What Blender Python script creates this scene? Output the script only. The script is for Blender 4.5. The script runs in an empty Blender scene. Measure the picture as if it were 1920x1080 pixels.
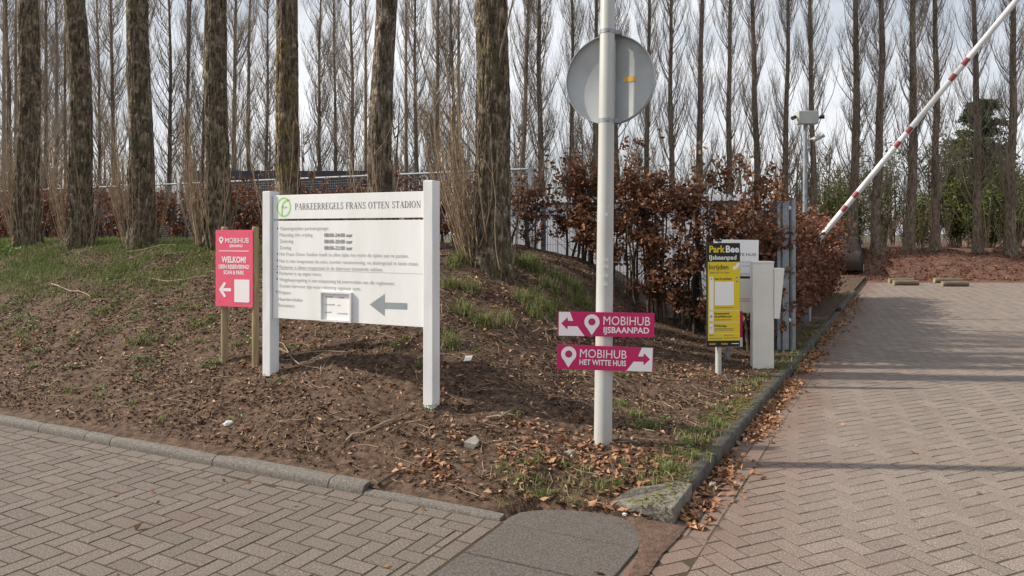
import bpy, bmesh, math, random
import numpy as np
from mathutils import Vector, Matrix, noise
random.seed(7); rng = np.random.default_rng(7)
R = math.radians
scene = bpy.context.scene
COL = scene.collection
# ------------------------------------------------------------------ camera, sky, sun, exposure
F = 1350.0; HZ = 437.0; EYE = 1.6
cd = bpy.data.cameras.new('camera'); cam = bpy.data.objects.new('camera', cd); COL.objects.link(cam)
cam.location = (0, 0, EYE); cam.rotation_euler = (R(90), 0, 0)
cd.sensor_width = 36; cd.lens = F / 1920 * 36; cd.shift_y = -(540 - HZ) / 1920
cd.clip_start = 0.05; cd.clip_end = 2000
scene.camera = cam
SUN_EL, SX, SY = R(38), 0.998, -0.06            # shadows run (SX, SY) over the ground
w = bpy.data.worlds.new('World'); scene.world = w; w.use_nodes = True
nt = w.node_tree; nt.nodes.clear()
sky = nt.nodes.new('ShaderNodeTexSky'); sky.sky_type = 'NISHITA'; sky.sun_disc = False
sky.sun_elevation = SUN_EL; sky.sun_rotation = math.atan2(-SX, -SY); sky.air_density = 1.0; sky.dust_density = 2.0
tc = nt.nodes.new('ShaderNodeTexCoord'); mp = nt.nodes.new('ShaderNodeMapping'); mp.inputs['Scale'].default_value = (1.0, 1.0, 2.6)
cn = nt.nodes.new('ShaderNodeTexNoise'); cn.inputs['Scale'].default_value = 2.1; cn.inputs['Detail'].default_value = 7; cn.inputs['Roughness'].default_value = .55
cr = nt.nodes.new('ShaderNodeValToRGB'); cr.color_ramp.elements[0].position = .36; cr.color_ramp.elements[1].position = .58
cr.color_ramp.elements[0].color = (.42, .42, .42, 1)
mx = nt.nodes.new('ShaderNodeMixRGB'); mx.inputs[2].default_value = (9.9, 10.1, 10.5, 1)
bg = nt.nodes.new('ShaderNodeBackground'); bg.inputs['Strength'].default_value = .082
out = nt.nodes.new('ShaderNodeOutputWorld')
L = nt.links.new
L(tc.outputs['Generated'], mp.inputs['Vector']); L(mp.outputs[0], cn.inputs['Vector']); L(cn.outputs['Fac'], cr.inputs[0])
L(cr.outputs[0], mx.inputs[0]); L(sky.outputs[0], mx.inputs[1]); L(mx.outputs[0], bg.inputs['Color']); L(bg.outputs[0], out.inputs[0])
sl = bpy.data.lights.new('sun', 'SUN'); so = bpy.data.objects.new('sun', sl); COL.objects.link(so)
sl.energy = 5.0; sl.angle = R(1.0); sl.color = (1, .90, .76)
so.location = (-30, 5, 25)
so.rotation_euler = Vector((SX * math.cos(SUN_EL), SY * math.cos(SUN_EL), -math.sin(SUN_EL))).to_track_quat('-Z', 'Y').to_euler()
vs = scene.view_settings; vs.view_transform = 'Standard'; vs.look = 'None'; vs.exposure = 0.32; vs.gamma = 1
scene.render.engine = 'CYCLES'; scene.cycles.use_denoising = True; scene.cycles.max_bounces = 5
scene.cycles.use_adaptive_sampling = True; scene.cycles.adaptive_threshold = .015

# ------------------------------------------------------------------ ground frame: a = metres behind the left kerb, b = metres left of the right kerb
def AB(x, y): return .433 * x + .902 * y - 3.58, -.878 * x + .479 * y - 1.115
def XY(a, b):
    a = a + 3.58; b = b + 1.115
    return (.479 * a - .902 * b) / .9994, (.433 * b + .878 * a) / .9994
TA = math.atan2(.878, .479)      # direction of growing a (along the right road)
def nz(x, y, s, seed=0.0): return noise.noise(Vector((x * s + seed, y * s - seed, seed * 1.7)))
def sstep(x, e0, e1):
    t = np.clip((x - e0) / (e1 - e0), 0, 1); return t * t * (3 - 2 * t)
FA = [-1, 0, .3, 1.05, 2.2, 3.0, 3.6, 4.2, 5, 6.6, 7.5, 10, 14, 40]
FZ = [.03, .045, .12, .42, .86, 1.16, 1.35, 1.45, 1.44, 1.38, 1.2, .6, .3, .1]
GB = [0, .75, 1.4, 1.9, 2.1, 2.6, 3.1, 3.6, 60]
GV = [0, .08, .24, .5, .64, .85, .96, 1, 1]
def ground_z(x, y):
    x = np.asarray(x, float); y = np.asarray(y, float)
    a, b = AB(x, y)
    f = np.interp(a, FA, FZ)
    g = np.interp(b - .5 * sstep(a, 1.5, 4.5), GB, GV)
    base = .10 * sstep(a, 0, .8)
    z = base + (f - base) * g
    bump = .035 * np.sin(3.1 * x + 1.3 * y) * np.sin(2.3 * y - 1.1 * x + 1) + .02 * np.sin(7.3 * x - 2 * y) * np.sin(6.1 * y + 3 * x)
    z = z + bump * sstep(a, .2, 1.2) * sstep(b, .2, 1.0)
    front = .36 * (1 - sstep(b, .8, 1.0))            # the mound gives way to the slab at the corner
    z = z * (1 - (1 - sstep(a - front, 0, .5)) * .85 * (1 - sstep(b, .9, 1.3)))
    z = np.where(a < front - .02, -.05, np.maximum(z, .014))
    return z
def gz(x, y): return float(ground_z(x, y))
def at(px, py, Y): return Vector(((px - 960) / F * Y, Y, EYE - (py - HZ) / F * Y))
def hit(px, py):
    Y = 3.0
    while Y < 40:
        p = at(px, py, Y)
        if p.z <= max(gz(p.x, p.y), 0): return p
        Y += .02
    return at(px, py, 20)

# ------------------------------------------------------------------ materials
def new_mat(name):
    m = bpy.data.materials.new(name); m.use_nodes = True
    t = m.node_tree; b = t.nodes['Principled BSDF']
    return m, t, b
def N(t, kind, **kw):
    n = t.nodes.new(kind)
    for k, v in kw.items():
        if k in n.inputs: n.inputs[k].default_value = v
        else: setattr(n, k, v)
    return n
def ramp(t, stops):
    r = t.nodes.new('ShaderNodeValToRGB'); e = r.color_ramp.elements
    while len(e) < len(stops): e.new(.5)
    for i, (p, c) in enumerate(stops):
        e[i].position = p; e[i].color = (*c, 1)
    return r
def mat(name, c1, c2=None, scale=6, rough=.75, bump=0, bscale=None, metal=0, stretch=(1, 1, 1), tone=None, detail=6, lo=.35, hi=.65, spec=.3, coord='Object'):
    """two-colour noise material; tone='attr' / 'obj' adds a per-piece lightness"""
    m, t, b = new_mat(name)
    c2 = c2 or tuple(x * .8 for x in c1)
    tc = N(t, 'ShaderNodeTexCoord'); mp = N(t, 'ShaderNodeMapping', Scale=stretch)
    t.links.new(tc.outputs[coord], mp.inputs['Vector'])
    n = N(t, 'ShaderNodeTexNoise', Scale=scale, Detail=detail, Roughness=.6); t.links.new(mp.outputs[0], n.inputs['Vector'])
    r = ramp(t, [(lo, c1), (hi, c2)]); t.links.new(n.outputs['Fac'], r.inputs[0])
    src = r.outputs[0]
    if tone:
        if tone == 'attr':
            a = N(t, 'ShaderNodeAttribute', attribute_name='tone'); ts = a.outputs['Fac']
        else:
            a = N(t, 'ShaderNodeObjectInfo'); ts = a.outputs['Random']
        mr = N(t, 'ShaderNodeMapRange'); mr.inputs['To Min'].default_value = .68; mr.inputs['To Max'].default_value = 1.3
        t.links.new(ts, mr.inputs['Value'])
        mm = N(t, 'ShaderNodeVectorMath', operation='SCALE'); t.links.new(src, mm.inputs[0]); t.links.new(mr.outputs[0], mm.inputs['Scale'])
        src = mm.outputs[0]
    t.links.new(src, b.inputs['Base Color'])
    b.inputs['Roughness'].default_value = rough; b.inputs['Metallic'].default_value = metal
    b.inputs['Specular IOR Level'].default_value = spec
    if bump:
        bn = N(t, 'ShaderNodeTexNoise', Scale=bscale or scale * 4, Detail=5); t.links.new(mp.outputs[0], bn.inputs['Vector'])
        bp = N(t, 'ShaderNodeBump', Strength=bump, Distance=.01); t.links.new(bn.outputs['Fac'], bp.inputs['Height']); t.links.new(bp.outputs[0], b.inputs['Normal'])
    return m
def leaf_mat(name, dark, mid, light, rough=.7, trans=.15):
    m, t, b = new_mat(name)
    a = N(t, 'ShaderNodeAttribute', attribute_name='tone')
    r = ramp(t, [(0, dark), (.55, mid), (1, light)]); t.links.new(a.outputs['Fac'], r.inputs[0])
    t.links.new(r.outputs[0], b.inputs['Base Color']); b.inputs['Roughness'].default_value = rough; b.inputs['Specular IOR Level'].default_value = .25
    if trans:
        tr = N(t, 'ShaderNodeBsdfTranslucent'); t.links.new(r.outputs[0], tr.inputs['Color'])
        ms = N(t, 'ShaderNodeMixShader'); ms.inputs[0].default_value = trans
        t.links.new(b.outputs[0], ms.inputs[1]); t.links.new(tr.outputs[0], ms.inputs[2])
        t.links.new(ms.outputs[0], t.nodes['Material Output'].inputs['Surface'])
    return m
def paver_mat(name, tone, k=1.0, warm=1.0):
    m, t, b = new_mat(name)
    geo = N(t, 'ShaderNodeNewGeometry')
    fine = N(t, 'ShaderNodeTexNoise', Scale=110, Detail=4, Roughness=.8); t.links.new(geo.outputs['Position'], fine.inputs['Vector'])
    grit = ramp(t, [(p, (c[0] * k * warm, c[1] * k, c[2] * k / warm)) for p, c in [(.34, (.12, .097, .084)), (.52, (.23, .192, .169)), (.66, (.50, .442, .405))]]); t.links.new(fine.outputs['Fac'], grit.inputs[0])
    if tone == 'attr':
        a = N(t, 'ShaderNodeAttribute', attribute_name='tone'); ts = a.outputs['Fac']
    else:
        a = N(t, 'ShaderNodeObjectInfo'); ts = a.outputs['Random']
    mr = N(t, 'ShaderNodeMapRange'); mr.inputs['To Min'].default_value = .89; mr.inputs['To Max'].default_value = 1.1; t.links.new(ts, mr.inputs['Value'])
    sc = N(t, 'ShaderNodeVectorMath', operation='SCALE'); t.links.new(grit.outputs[0], sc.inputs[0]); t.links.new(mr.outputs[0], sc.inputs['Scale'])
    # rusty dirt blown over the bricks, strongest near the right kerb, and broad soft stains
    dirt = N(t, 'ShaderNodeTexNoise', Scale=.9, Detail=6, Roughness=.65); t.links.new(geo.outputs['Position'], dirt.inputs['Vector'])
    dot = N(t, 'ShaderNodeVectorMath', operation='DOT_PRODUCT'); dot.inputs[1].default_value = (-.878, .479, 0); t.links.new(geo.outputs['Position'], dot.inputs[0])
    near = N(t, 'ShaderNodeMapRange'); near.inputs['From Min'].default_value = .45; near.inputs['From Max'].default_value = 1.15
    near.inputs['To Min'].default_value = 0; near.inputs['To Max'].default_value = .5; t.links.new(dot.outputs['Value'], near.inputs['Value'])
    far = N(t, 'ShaderNodeMapRange'); far.inputs['From Min'].default_value = 1.3; far.inputs['From Max'].default_value = 2.1
    far.inputs['To Min'].default_value = 1; far.inputs['To Max'].default_value = 0; t.links.new(dot.outputs['Value'], far.inputs['Value'])
    mu = N(t, 'ShaderNodeMath', operation='MULTIPLY'); t.links.new(near.outputs[0], mu.inputs[0]); t.links.new(far.outputs[0], mu.inputs[1])
    ad = N(t, 'ShaderNodeMath', operation='ADD'); t.links.new(mu.outputs[0], ad.inputs[0]); t.links.new(dirt.outputs['Fac'], ad.inputs[1])
    dr = ramp(t, [(.55, (0, 0, 0)), (.98, (.75, .75, .75))]); t.links.new(ad.outputs[0], dr.inputs[0])
    mx = N(t, 'ShaderNodeMixRGB'); mx.inputs[2].default_value = (.135, .075, .055, 1)
    t.links.new(dr.outputs[0], mx.inputs[0]); t.links.new(sc.outputs[0], mx.inputs[1])
    t.links.new(mx.outputs[0], b.inputs['Base Color']); b.inputs['Roughness'].default_value = .82; b.inputs['Specular IOR Level'].default_value = .3
    bp = N(t, 'ShaderNodeBump', Strength=.35, Distance=.004); t.links.new(fine.outputs['Fac'], bp.inputs['Height']); t.links.new(bp.outputs[0], b.inputs['Normal'])
    return m
def bark_mat(name, dark, mid, light, moss=None, mossamt=.62):
    m, t, b = new_mat(name)
    tc = N(t, 'ShaderNodeTexCoord')
    mp = N(t, 'ShaderNodeMapping', Scale=(1, 1, .3)); t.links.new(tc.outputs['Object'], mp.inputs['Vector'])
    n1 = N(t, 'ShaderNodeTexNoise', Scale=30, Detail=8, Roughness=.75); t.links.new(mp.outputs[0], n1.inputs['Vector'])
    r = ramp(t, [(.34, dark), (.52, mid), (.72, light)]); t.links.new(n1.outputs['Fac'], r.inputs[0])
    src = r.outputs[0]
    mp2 = N(t, 'ShaderNodeMapping', Scale=(1, 1, 1.6)); t.links.new(tc.outputs['Object'], mp2.inputs['Vector'])
    n3 = N(t, 'ShaderNodeTexNoise', Scale=5.5, Detail=4, Roughness=.5); t.links.new(mp2.outputs[0], n3.inputs['Vector'])
    pr = ramp(t, [(.55, (0, 0, 0)), (.72, (.55, .55, .55))]); t.links.new(n3.outputs['Fac'], pr.inputs[0])
    m2 = N(t, 'ShaderNodeMixRGB'); m2.inputs[2].default_value = (light[0] * 1.15, light[1] * 1.15, light[2] * 1.2, 1)
    t.links.new(pr.outputs[0], m2.inputs[0]); t.links.new(src, m2.inputs[1]); src = m2.outputs[0]
    mpv = N(t, 'ShaderNodeMapping', Scale=(1, 1, .32)); t.links.new(tc.outputs['Object'], mpv.inputs['Vector'])
    wn = N(t, 'ShaderNodeTexNoise', Scale=9, Detail=3); t.links.new(mpv.outputs[0], wn.inputs['Vector'])
    wm = N(t, 'ShaderNodeMixRGB'); wm.inputs[0].default_value = .06; t.links.new(mpv.outputs[0], wm.inputs[1]); t.links.new(wn.outputs['Color'], wm.inputs[2])
    vo = N(t, 'ShaderNodeTexVoronoi', Scale=24); t.links.new(wm.outputs[0], vo.inputs['Vector'])
    ve = N(t, 'ShaderNodeTexVoronoi', Scale=24, feature='DISTANCE_TO_EDGE'); t.links.new(wm.outputs[0], ve.inputs['Vector'])
    sp = N(t, 'ShaderNodeSeparateColor'); t.links.new(vo.outputs['Color'], sp.inputs[0])
    pm = N(t, 'ShaderNodeMapRange'); pm.inputs['To Min'].default_value = .55; pm.inputs['To Max'].default_value = 1.5; t.links.new(sp.outputs[0], pm.inputs['Value'])
    ps = N(t, 'ShaderNodeVectorMath', operation='SCALE'); t.links.new(src, ps.inputs[0]); t.links.new(pm.outputs[0], ps.inputs['Scale']); src = ps.outputs[0]
    if moss:
        n2 = N(t, 'ShaderNodeTexNoise', Scale=2.2, Detail=7, Roughness=.6); t.links.new(tc.outputs['Object'], n2.inputs['Vector'])
        rr = ramp(t, [(mossamt - .1, (0, 0, 0)), (mossamt + .06, (.8, .8, .8))]); t.links.new(n2.outputs['Fac'], rr.inputs[0])
        m3 = N(t, 'ShaderNodeMixRGB'); m3.inputs[2].default_value = (*moss, 1)
        t.links.new(rr.outputs[0], m3.inputs[0]); t.links.new(src, m3.inputs[1]); src = m3.outputs[0]
    t.links.new(src, b.inputs['Base Color']); b.inputs['Roughness'].default_value = .9; b.inputs['Specular IOR Level'].default_value = .15
    nb = N(t, 'ShaderNodeTexNoise', Scale=34, Detail=3, Roughness=.5); t.links.new(mp.outputs[0], nb.inputs['Vector'])
    bp = N(t, 'ShaderNodeBump', Strength=.7, Distance=.012); t.links.new(nb.outputs['Fac'], bp.inputs['Height'])
    er = ramp(t, [(0, (0, 0, 0)), (.22, (1, 1, 1))]); t.links.new(ve.outputs['Distance'], er.inputs[0])
    b2 = N(t, 'ShaderNodeBump', Strength=.9, Distance=.014); t.links.new(er.outputs[0], b2.inputs['Height']); t.links.new(bp.outputs[0], b2.inputs['Normal']); t.links.new(b2.outputs[0], b.inputs['Normal'])
    return m

M = {}
M['paver_obj'] = paver_mat('paver brick', 'obj', .56, 1.015); M['paver'] = paver_mat('paver bricks', 'attr', .56, 1.015)
M['paver_obj2'] = paver_mat('access road brick', 'obj', .78, 1.02); M['paver2'] = paver_mat('access road bricks', 'attr', .78, 1.02)
M['joint'] = mat('joint sand', (.045, .03, .02), (.06, .05, .026), 3, .95, .4, 60)
M['slab'] = mat('exposed concrete slab', (.055, .048, .044), (.135, .118, .107), 105, .85, .4, 220, detail=3)
M['kerb'] = mat('kerb concrete', (.085, .077, .07), (.17, .155, .14), 60, .85, .35, 160, detail=4)
M['kerb_dark'] = mat('mossy shade-darkened kerb concrete', (.04, .037, .033), (.095, .088, .076), 9, .9, .6, 60)  # moss tone, with the shade on the kerb face also put into the colour
M['soil'] = mat('mulch soil', (.036, .02, .013), (.125, .08, .054), 17, .95, 1.0, 70)
M['bank'] = mat('red brown leaf bank', (.075, .036, .025), (.15, .082, .06), 3, .95, .9, 18)
M['far_ground'] = mat('far ground', (.07, .06, .04), (.1, .085, .055), .8, .95)
M['chips'] = leaf_mat('mulch chips', (.02, .011, .007), (.112, .062, .037), (.45, .31, .205), trans=0)
M['deadleaf'] = leaf_mat('dead leaves', (.13, .06, .03), (.30, .15, .08), (.46, .28, .17), trans=.1)
M['beech'] = leaf_mat('dry beech leaves', (.075, .03, .017), (.20, .088, .048), (.40, .23, .145), .6, .25)
M['beech_dark'] = leaf_mat('dry beech leaves in the far hedge', (.08, .032, .018), (.19, .078, .046), (.33, .17, .11), .7, .2)
M['grass'] = leaf_mat('grass', (.06, .10, .02), (.13, .18, .045), (.42, .36, .2), .6, .3)
M['herb'] = leaf_mat('green leaves', (.05, .10, .02), (.09, .16, .04), (.17, .26, .08), .5, .2)
M['twig'] = mat('pale twig', (.23, .17, .12), (.36, .28, .2), 20, .85)
M['twig_dark'] = mat('dark twig', (.05, .035, .025), (.1, .075, .055), 20, .9)
M['shoot'] = mat('poplar shoot bark', (.21, .15, .10), (.33, .25, .17), 8, .85)
M['branch'] = mat('poplar branch bark', (.19, .152, .118), (.28, .23, .18), 3, .9)
M['far_bark'] = bark_mat('far poplar bark', (.09, .07, .052), (.17, .135, .10), (.25, .21, .165))
M['bark'] = bark_mat('poplar bark', (.025, .018, .012), (.125, .099, .069), (.33, .275, .205), (.10, .095, .04), .64)
M['bark_moss'] = bark_mat('mossy poplar bark', (.03, .022, .015), (.12, .093, .064), (.30, .25, .19), (.19, .14, .035), .6)
M['bark_pale'] = bark_mat('pale poplar bark', (.03, .022, .015), (.13, .105, .078), (.38, .33, .265), (.12, .105, .045), .7)
M['white'] = mat('white coated steel', (.70, .71, .73), (.58, .59, .60), 4, .4, spec=.5, stretch=(2, 2, .5))
M['board'] = mat('white board', (.78, .79, .80), (.69, .70, .69), 1.6, .42, spec=.45, stretch=(2.5, 1, .6))
M['grey_paint'] = mat('light grey painted pole', (.45, .46, .45), (.37, .38, .36), 4, .45, stretch=(1, 1, .4), spec=.4)
M['alu'] = mat('dull aluminium', (.33, .35, .36), (.42, .44, .45), 3, .5, metal=.35)
M['steel'] = mat('galvanised steel', (.2, .225, .25), (.30, .325, .35), 14, .5, metal=.4)
M['wood'] = mat('weathered post wood', (.20, .155, .085), (.32, .25, .15), 7, .85, .4, 30, stretch=(3, 3, .4))
M['pink'] = mat('pink panel', (.80, .115, .20), (.76, .105, .185), 2, .45)
M['magenta'] = mat('magenta panel', (.56, .02, .135), (.52, .02, .125), 2, .45)
M['print_white'] = mat('white print', (.82, .82, .82), (.8, .8, .8), 2, .5)
M['ink'] = mat('black ink', (.03, .03, .032), (.04, .04, .042), 2, .5)
M['ink_grey'] = mat('faded grey ink', (.36, .37, .38), (.42, .43, .44), 5, .6)
M['ink_mid'] = mat('worn dark ink', (.13, .13, .14), (.2, .2, .21), 9, .6)
M['ink_red'] = mat('red ink', (.5, .12, .1), None, 2, .6)
M['logo_green'] = mat('green logo ink', (.36, .66, .20), (.33, .6, .19), 2, .5)
M['arrow_grey'] = mat('grey arrow vinyl', (.24, .27, .29), (.3, .33, .35), 4, .5)
M['yellow'] = mat('yellow panel', (.74, .55, .02), (.7, .52, .02), 2, .4)
M['black'] = mat('black panel', (.018, .018, .02), (.024, .024, .026), 3, .4)
M['orange'] = mat('orange sticker', (.75, .42, .08), None, 3, .5)
M['red'] = mat('red reflective film', (.33, .06, .07), (.27, .055, .06), 3, .5)
M['cream'] = mat('cream coated pillar', (.72, .71, .66), (.64, .63, .58), 2.5, .5, spec=.4)
M['log'] = mat('weathered log', (.09, .072, .05), (.19, .155, .11), 9, .9, .5, 30, stretch=(.4, 3, 3))
M['carpaint'] = mat('dark brown car paint', (.016, .009, .008), (.018, .010, .009), 2, .3, spec=.5)
M['glass'] = mat('dark car glass', (.02, .025, .03), None, 2, .08, spec=.8)
M['tyre'] = mat('tyre rubber', (.018, .018, .018), None, 5, .8)
M['cladding'] = mat('white grey cladding', (.52, .55, .62), (.60, .62, .68), 1.5, .6)
M['shed'] = mat('dark shed cladding', (.04, .042, .05), (.06, .062, .072), 1.5, .7)
M['shed_wall'] = mat('grey shed wall', (.16, .15, .14), (.21, .2, .19), 1.5, .8)
M['conifer'] = leaf_mat('conifer needles', (.012, .028, .012), (.025, .055, .02), (.05, .09, .03), .6, .05)
M['shrub'] = leaf_mat('spring shrub leaves', (.035, .05, .012), (.075, .095, .024), (.15, .17, .05), .6, .25)
M['moss'] = mat('moss', (.075, .085, .018), (.14, .13, .03), 40, .95, .8, 120)
M['stone'] = mat('broken concrete', (.19, .175, .15), (.27, .25, .22), 12, .9, .4, 60)
M['paper'] = mat('paper', (.7, .68, .66), None, 4, .8)

# ------------------------------------------------------------------ mesh helpers
class MB:
    def __init__(s): s.v = []; s.f = []
    def add(s, v, f):
        o = len(s.v); s.v += [tuple(p) for p in v]; s.f += [tuple(i + o for i in q) for q in f]; return s
    def box(s, c, d, m=None):
        x, y, z = (k / 2 for k in d)
        p = [Vector((sx * x, sy * y, sz * z)) for sz in (-1, 1) for sy in (-1, 1) for sx in (-1, 1)]
        if m: p = [m @ q for q in p]
        p = [q + Vector(c) for q in p]
        return s.add(p, [(0, 2, 3, 1), (4, 5, 7, 6), (0, 1, 5, 4), (2, 6, 7, 3), (0, 4, 6, 2), (1, 3, 7, 5)])
    def tube(s, pts, rad, n=12, cap=True):
        pts = [Vector(p) for p in pts]; rings = []
        for i, p in enumerate(pts):
            d = (pts[min(i + 1, len(pts) - 1)] - pts[max(i - 1, 0)]).normalized()
            ref = Vector((1, 0, 0)) if abs(d.x) < .9 else Vector((0, 1, 0))
            u = d.cross(ref).normalized(); v = d.cross(u)
            r = rad[i] if isinstance(rad, (list, tuple)) else rad
            rings.append([p + (u * math.cos(6.28319 * k / n) + v * math.sin(6.28319 * k / n)) * r for k in range(n)])
        o = len(s.v)
        for q in rings: s.v += [tuple(p) for p in q]
        for i in range(len(pts) - 1):
            for k in range(n):
                s.f.append((o + i * n + k, o + i * n + (k + 1) % n, o + (i + 1) * n + (k + 1) % n, o + (i + 1) * n + k))
        if cap:
            s.f.append(tuple(o + k for k in range(n))[::-1]); s.f.append(tuple(o + (len(pts) - 1) * n + k for k in range(n)))
        return s
    def prism(s, poly, y0, y1):           # polygon in x,z swept from y0 to y1
        n = len(poly)
        v = [(p[0], y0, p[1]) for p in poly] + [(p[0], y1, p[1]) for p in poly]
        f = [tuple(range(n)), tuple(range(2 * n - 1, n - 1, -1))] + [(i, i + n, (i + 1) % n + n, (i + 1) % n) for i in range(n)]
        return s.add(v, f)
    def build(s, name, m, parent=None, loc=(0, 0, 0), rot=(0, 0, 0), smooth=False, bevel=0):
        me = bpy.data.meshes.new(name); me.from_pydata(s.v, [], s.f); me.materials.append(m)
        bm = bmesh.new(); bm.from_mesh(me)
        if bevel:
            bmesh.ops.bevel(bm, geom=[e for e in bm.edges if e.is_manifold and e.calc_face_angle(0) > .6], offset=bevel, segments=2, affect='EDGES', profile=.6)
        bmesh.ops.recalc_face_normals(bm, faces=bm.faces); bm.to_mesh(me); bm.free()
        if smooth:
            me.polygons.foreach_set('use_smooth', [True] * len(me.polygons))
            me.set_sharp_from_angle(angle=R(40))
        return link(name, me, parent, loc, rot)
def link(name, me, parent=None, loc=(0, 0, 0), rot=(0, 0, 0)):
    o = bpy.data.objects.new(name, me); COL.objects.link(o); o.location = loc; o.rotation_euler = rot
    if parent: o.parent = parent
    return o
def np_mesh(name, V, Fc, m, tone=None, smooth=False):
    V = np.asarray(V, np.float32); Fc = np.asarray(Fc, np.int32)
    me = bpy.data.meshes.new(name); k = Fc.shape[1]
    me.vertices.add(len(V)); me.vertices.foreach_set('co', V.ravel())
    me.loops.add(Fc.size); me.loops.foreach_set('vertex_index', Fc.ravel())
    me.polygons.add(len(Fc)); me.polygons.foreach_set('loop_start', np.arange(0, Fc.size, k, dtype=np.int32))
    if tone is not None:
        at_ = me.attributes.new('tone', 'FLOAT', 'POINT'); at_.data.foreach_set('value', np.asarray(tone, np.float32))
    if smooth: me.polygons.foreach_set('use_smooth', np.ones(len(Fc), bool))
    me.update(calc_edges=True); me.validate(); me.materials.append(m)
    return me
def empty(name, loc=(0, 0, 0), rz=0):
    o = bpy.data.objects.new(name, None); COL.objects.link(o); o.location = loc; o.rotation_euler = (0, 0, rz); o.empty_display_size = .1
    return o
def tag(o, label=None, cat=None, group=None, kind=None):
    for k, v in (('label', label), ('category', cat), ('group', group), ('kind', kind)):
        if v: o[k] = v
    return o
def batch_tubes(P, Rd, n=3):
    """P (m,k,3) centre lines, Rd (m,k) radii -> verts, quads"""
    m, k, _ = P.shape
    D = np.gradient(P, axis=1); D /= np.linalg.norm(D, axis=2, keepdims=True) + 1e-9
    ref = np.where(np.abs(D[..., :1]) < .8, np.array([1., 0, 0]), np.array([0, 1., 0]))
    U = np.cross(D, ref); U /= np.linalg.norm(U, axis=2, keepdims=True) + 1e-9
    W = np.cross(D, U)
    an = np.arange(n) * 2 * np.pi / n
    V = P[:, :, None] + Rd[:, :, None, None] * (U[:, :, None] * np.cos(an)[:, None] + W[:, :, None] * np.sin(an)[:, None])
    i = np.arange(m)[:, None, None] * k * n + np.arange(k - 1)[None, :, None] * n
    q = np.arange(n)[None, None]
    q2 = (q + 1) % n
    Fc = np.stack([i + q, i + q2, i + n + q2, i + n + q], -1).reshape(-1, 4)
    return V.reshape(-1, 3), Fc
def join(parts):
    Vs, Fs, o = [], [], 0
    for V, Fc in parts:
        Vs.append(V); Fs.append(Fc + o); o += len(V)
    return np.concatenate(Vs), np.concatenate(Fs)
def grow(S, az, Ln, p0, p1, k, wob=.04):
    """curved shoots from start points: angle from the vertical goes p0 -> p1"""
    m = len(S); s = np.linspace(0, 1, k)[None]
    ph = p0[:, None] * (1 - s) ** 1.3 + p1[:, None] * (1 - (1 - s) ** 1.3)
    azs = az[:, None] + np.cumsum(rng.normal(0, .18, (m, k)), 1)
    st = Ln[:, None] / (k - 1)
    d = np.stack([np.sin(ph) * np.cos(azs), np.sin(ph) * np.sin(azs), np.cos(ph)], -1) * st[..., None]
    d += rng.normal(0, wob, (m, k, 3)) * st[..., None]
    P = np.zeros((m, k, 3)); P[:, 0] = S; P[:, 1:] = S[:, None] + np.cumsum(d[:, :-1], 1)
    return P
def leaf_quads(Cn, size, flat=.0, tone=None, aspect=.6, fold=.25, normals=None):
    """n folded leaves: two quads sharing a midrib"""
    n = len(Cn); th = rng.uniform(0, 6.283, n); size = np.broadcast_to(size, (n,))
    up = rng.normal(0, 1, (n, 3)) * (1 - flat) + np.array([0, 0, 1.]) * flat * 1.6
    up /= np.linalg.norm(up, axis=1, keepdims=True)
    u = np.stack([np.cos(th), np.sin(th), rng.normal(0, .3, n)], -1); u -= up * (u * up).sum(1, keepdims=True); u /= np.linalg.norm(u, axis=1, keepdims=True)
    v = np.cross(up, u); L2 = size[:, None] / 2; Wd = L2 * aspect; fz = up * (Wd * fold * rng.uniform(-1, 2, (n, 1)))
    V = np.stack([Cn - u * L2, Cn + v * Wd + fz - u * L2 * .15, Cn + u * L2 + up * L2 * rng.normal(0, .3, (n, 1)), Cn - v * Wd + fz - u * L2 * .15], 1).reshape(-1, 3)
    b = np.arange(n)[:, None] * 4
    Fc = np.concatenate([b + np.array([0, 1, 2]), b + np.array([0, 2, 3])])
    t = rng.uniform(0, 1, n) if tone is None else tone
    return V, Fc, np.repeat(t, 4)

# ------------------------------------------------------------------ ground, roads
o = link('ground', np_mesh('ground', [(-400, -100, -.09), (400, -100, -.09), (400, 700, -.09), (-400, 700, -.09)], [(0, 1, 2, 3)], M['far_ground'])); tag(o, 'wide brown green ground sheet under the whole scene', 'ground', kind='structure')
def poly_ab(pts, z): return [(*XY(a, b), z) for a, b in pts]
def clip_poly(poly, halfs):
    for nx, ny, c in halfs:                      # keep nx*x+ny*y <= c
        outp = []
        for i in range(len(poly)):
            p, q = poly[i], poly[(i + 1) % len(poly)]
            dp = nx * p[0] + ny * p[1] - c; dq = nx * q[0] + ny * q[1] - c
            if dp <= 0: outp.append(p)
            if dp * dq < 0:
                t = dp / (dp - dq); outp.append((p[0] + t * (q[0] - p[0]), p[1] + t * (q[1] - p[1])))
        poly = outp
        if len(poly) < 3: return []
    return poly
def area(p): return abs(sum(p[i][0] * p[(i + 1) % len(p)][1] - p[(i + 1) % len(p)][0] * p[i][1] for i in range(len(p)))) / 2
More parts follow.
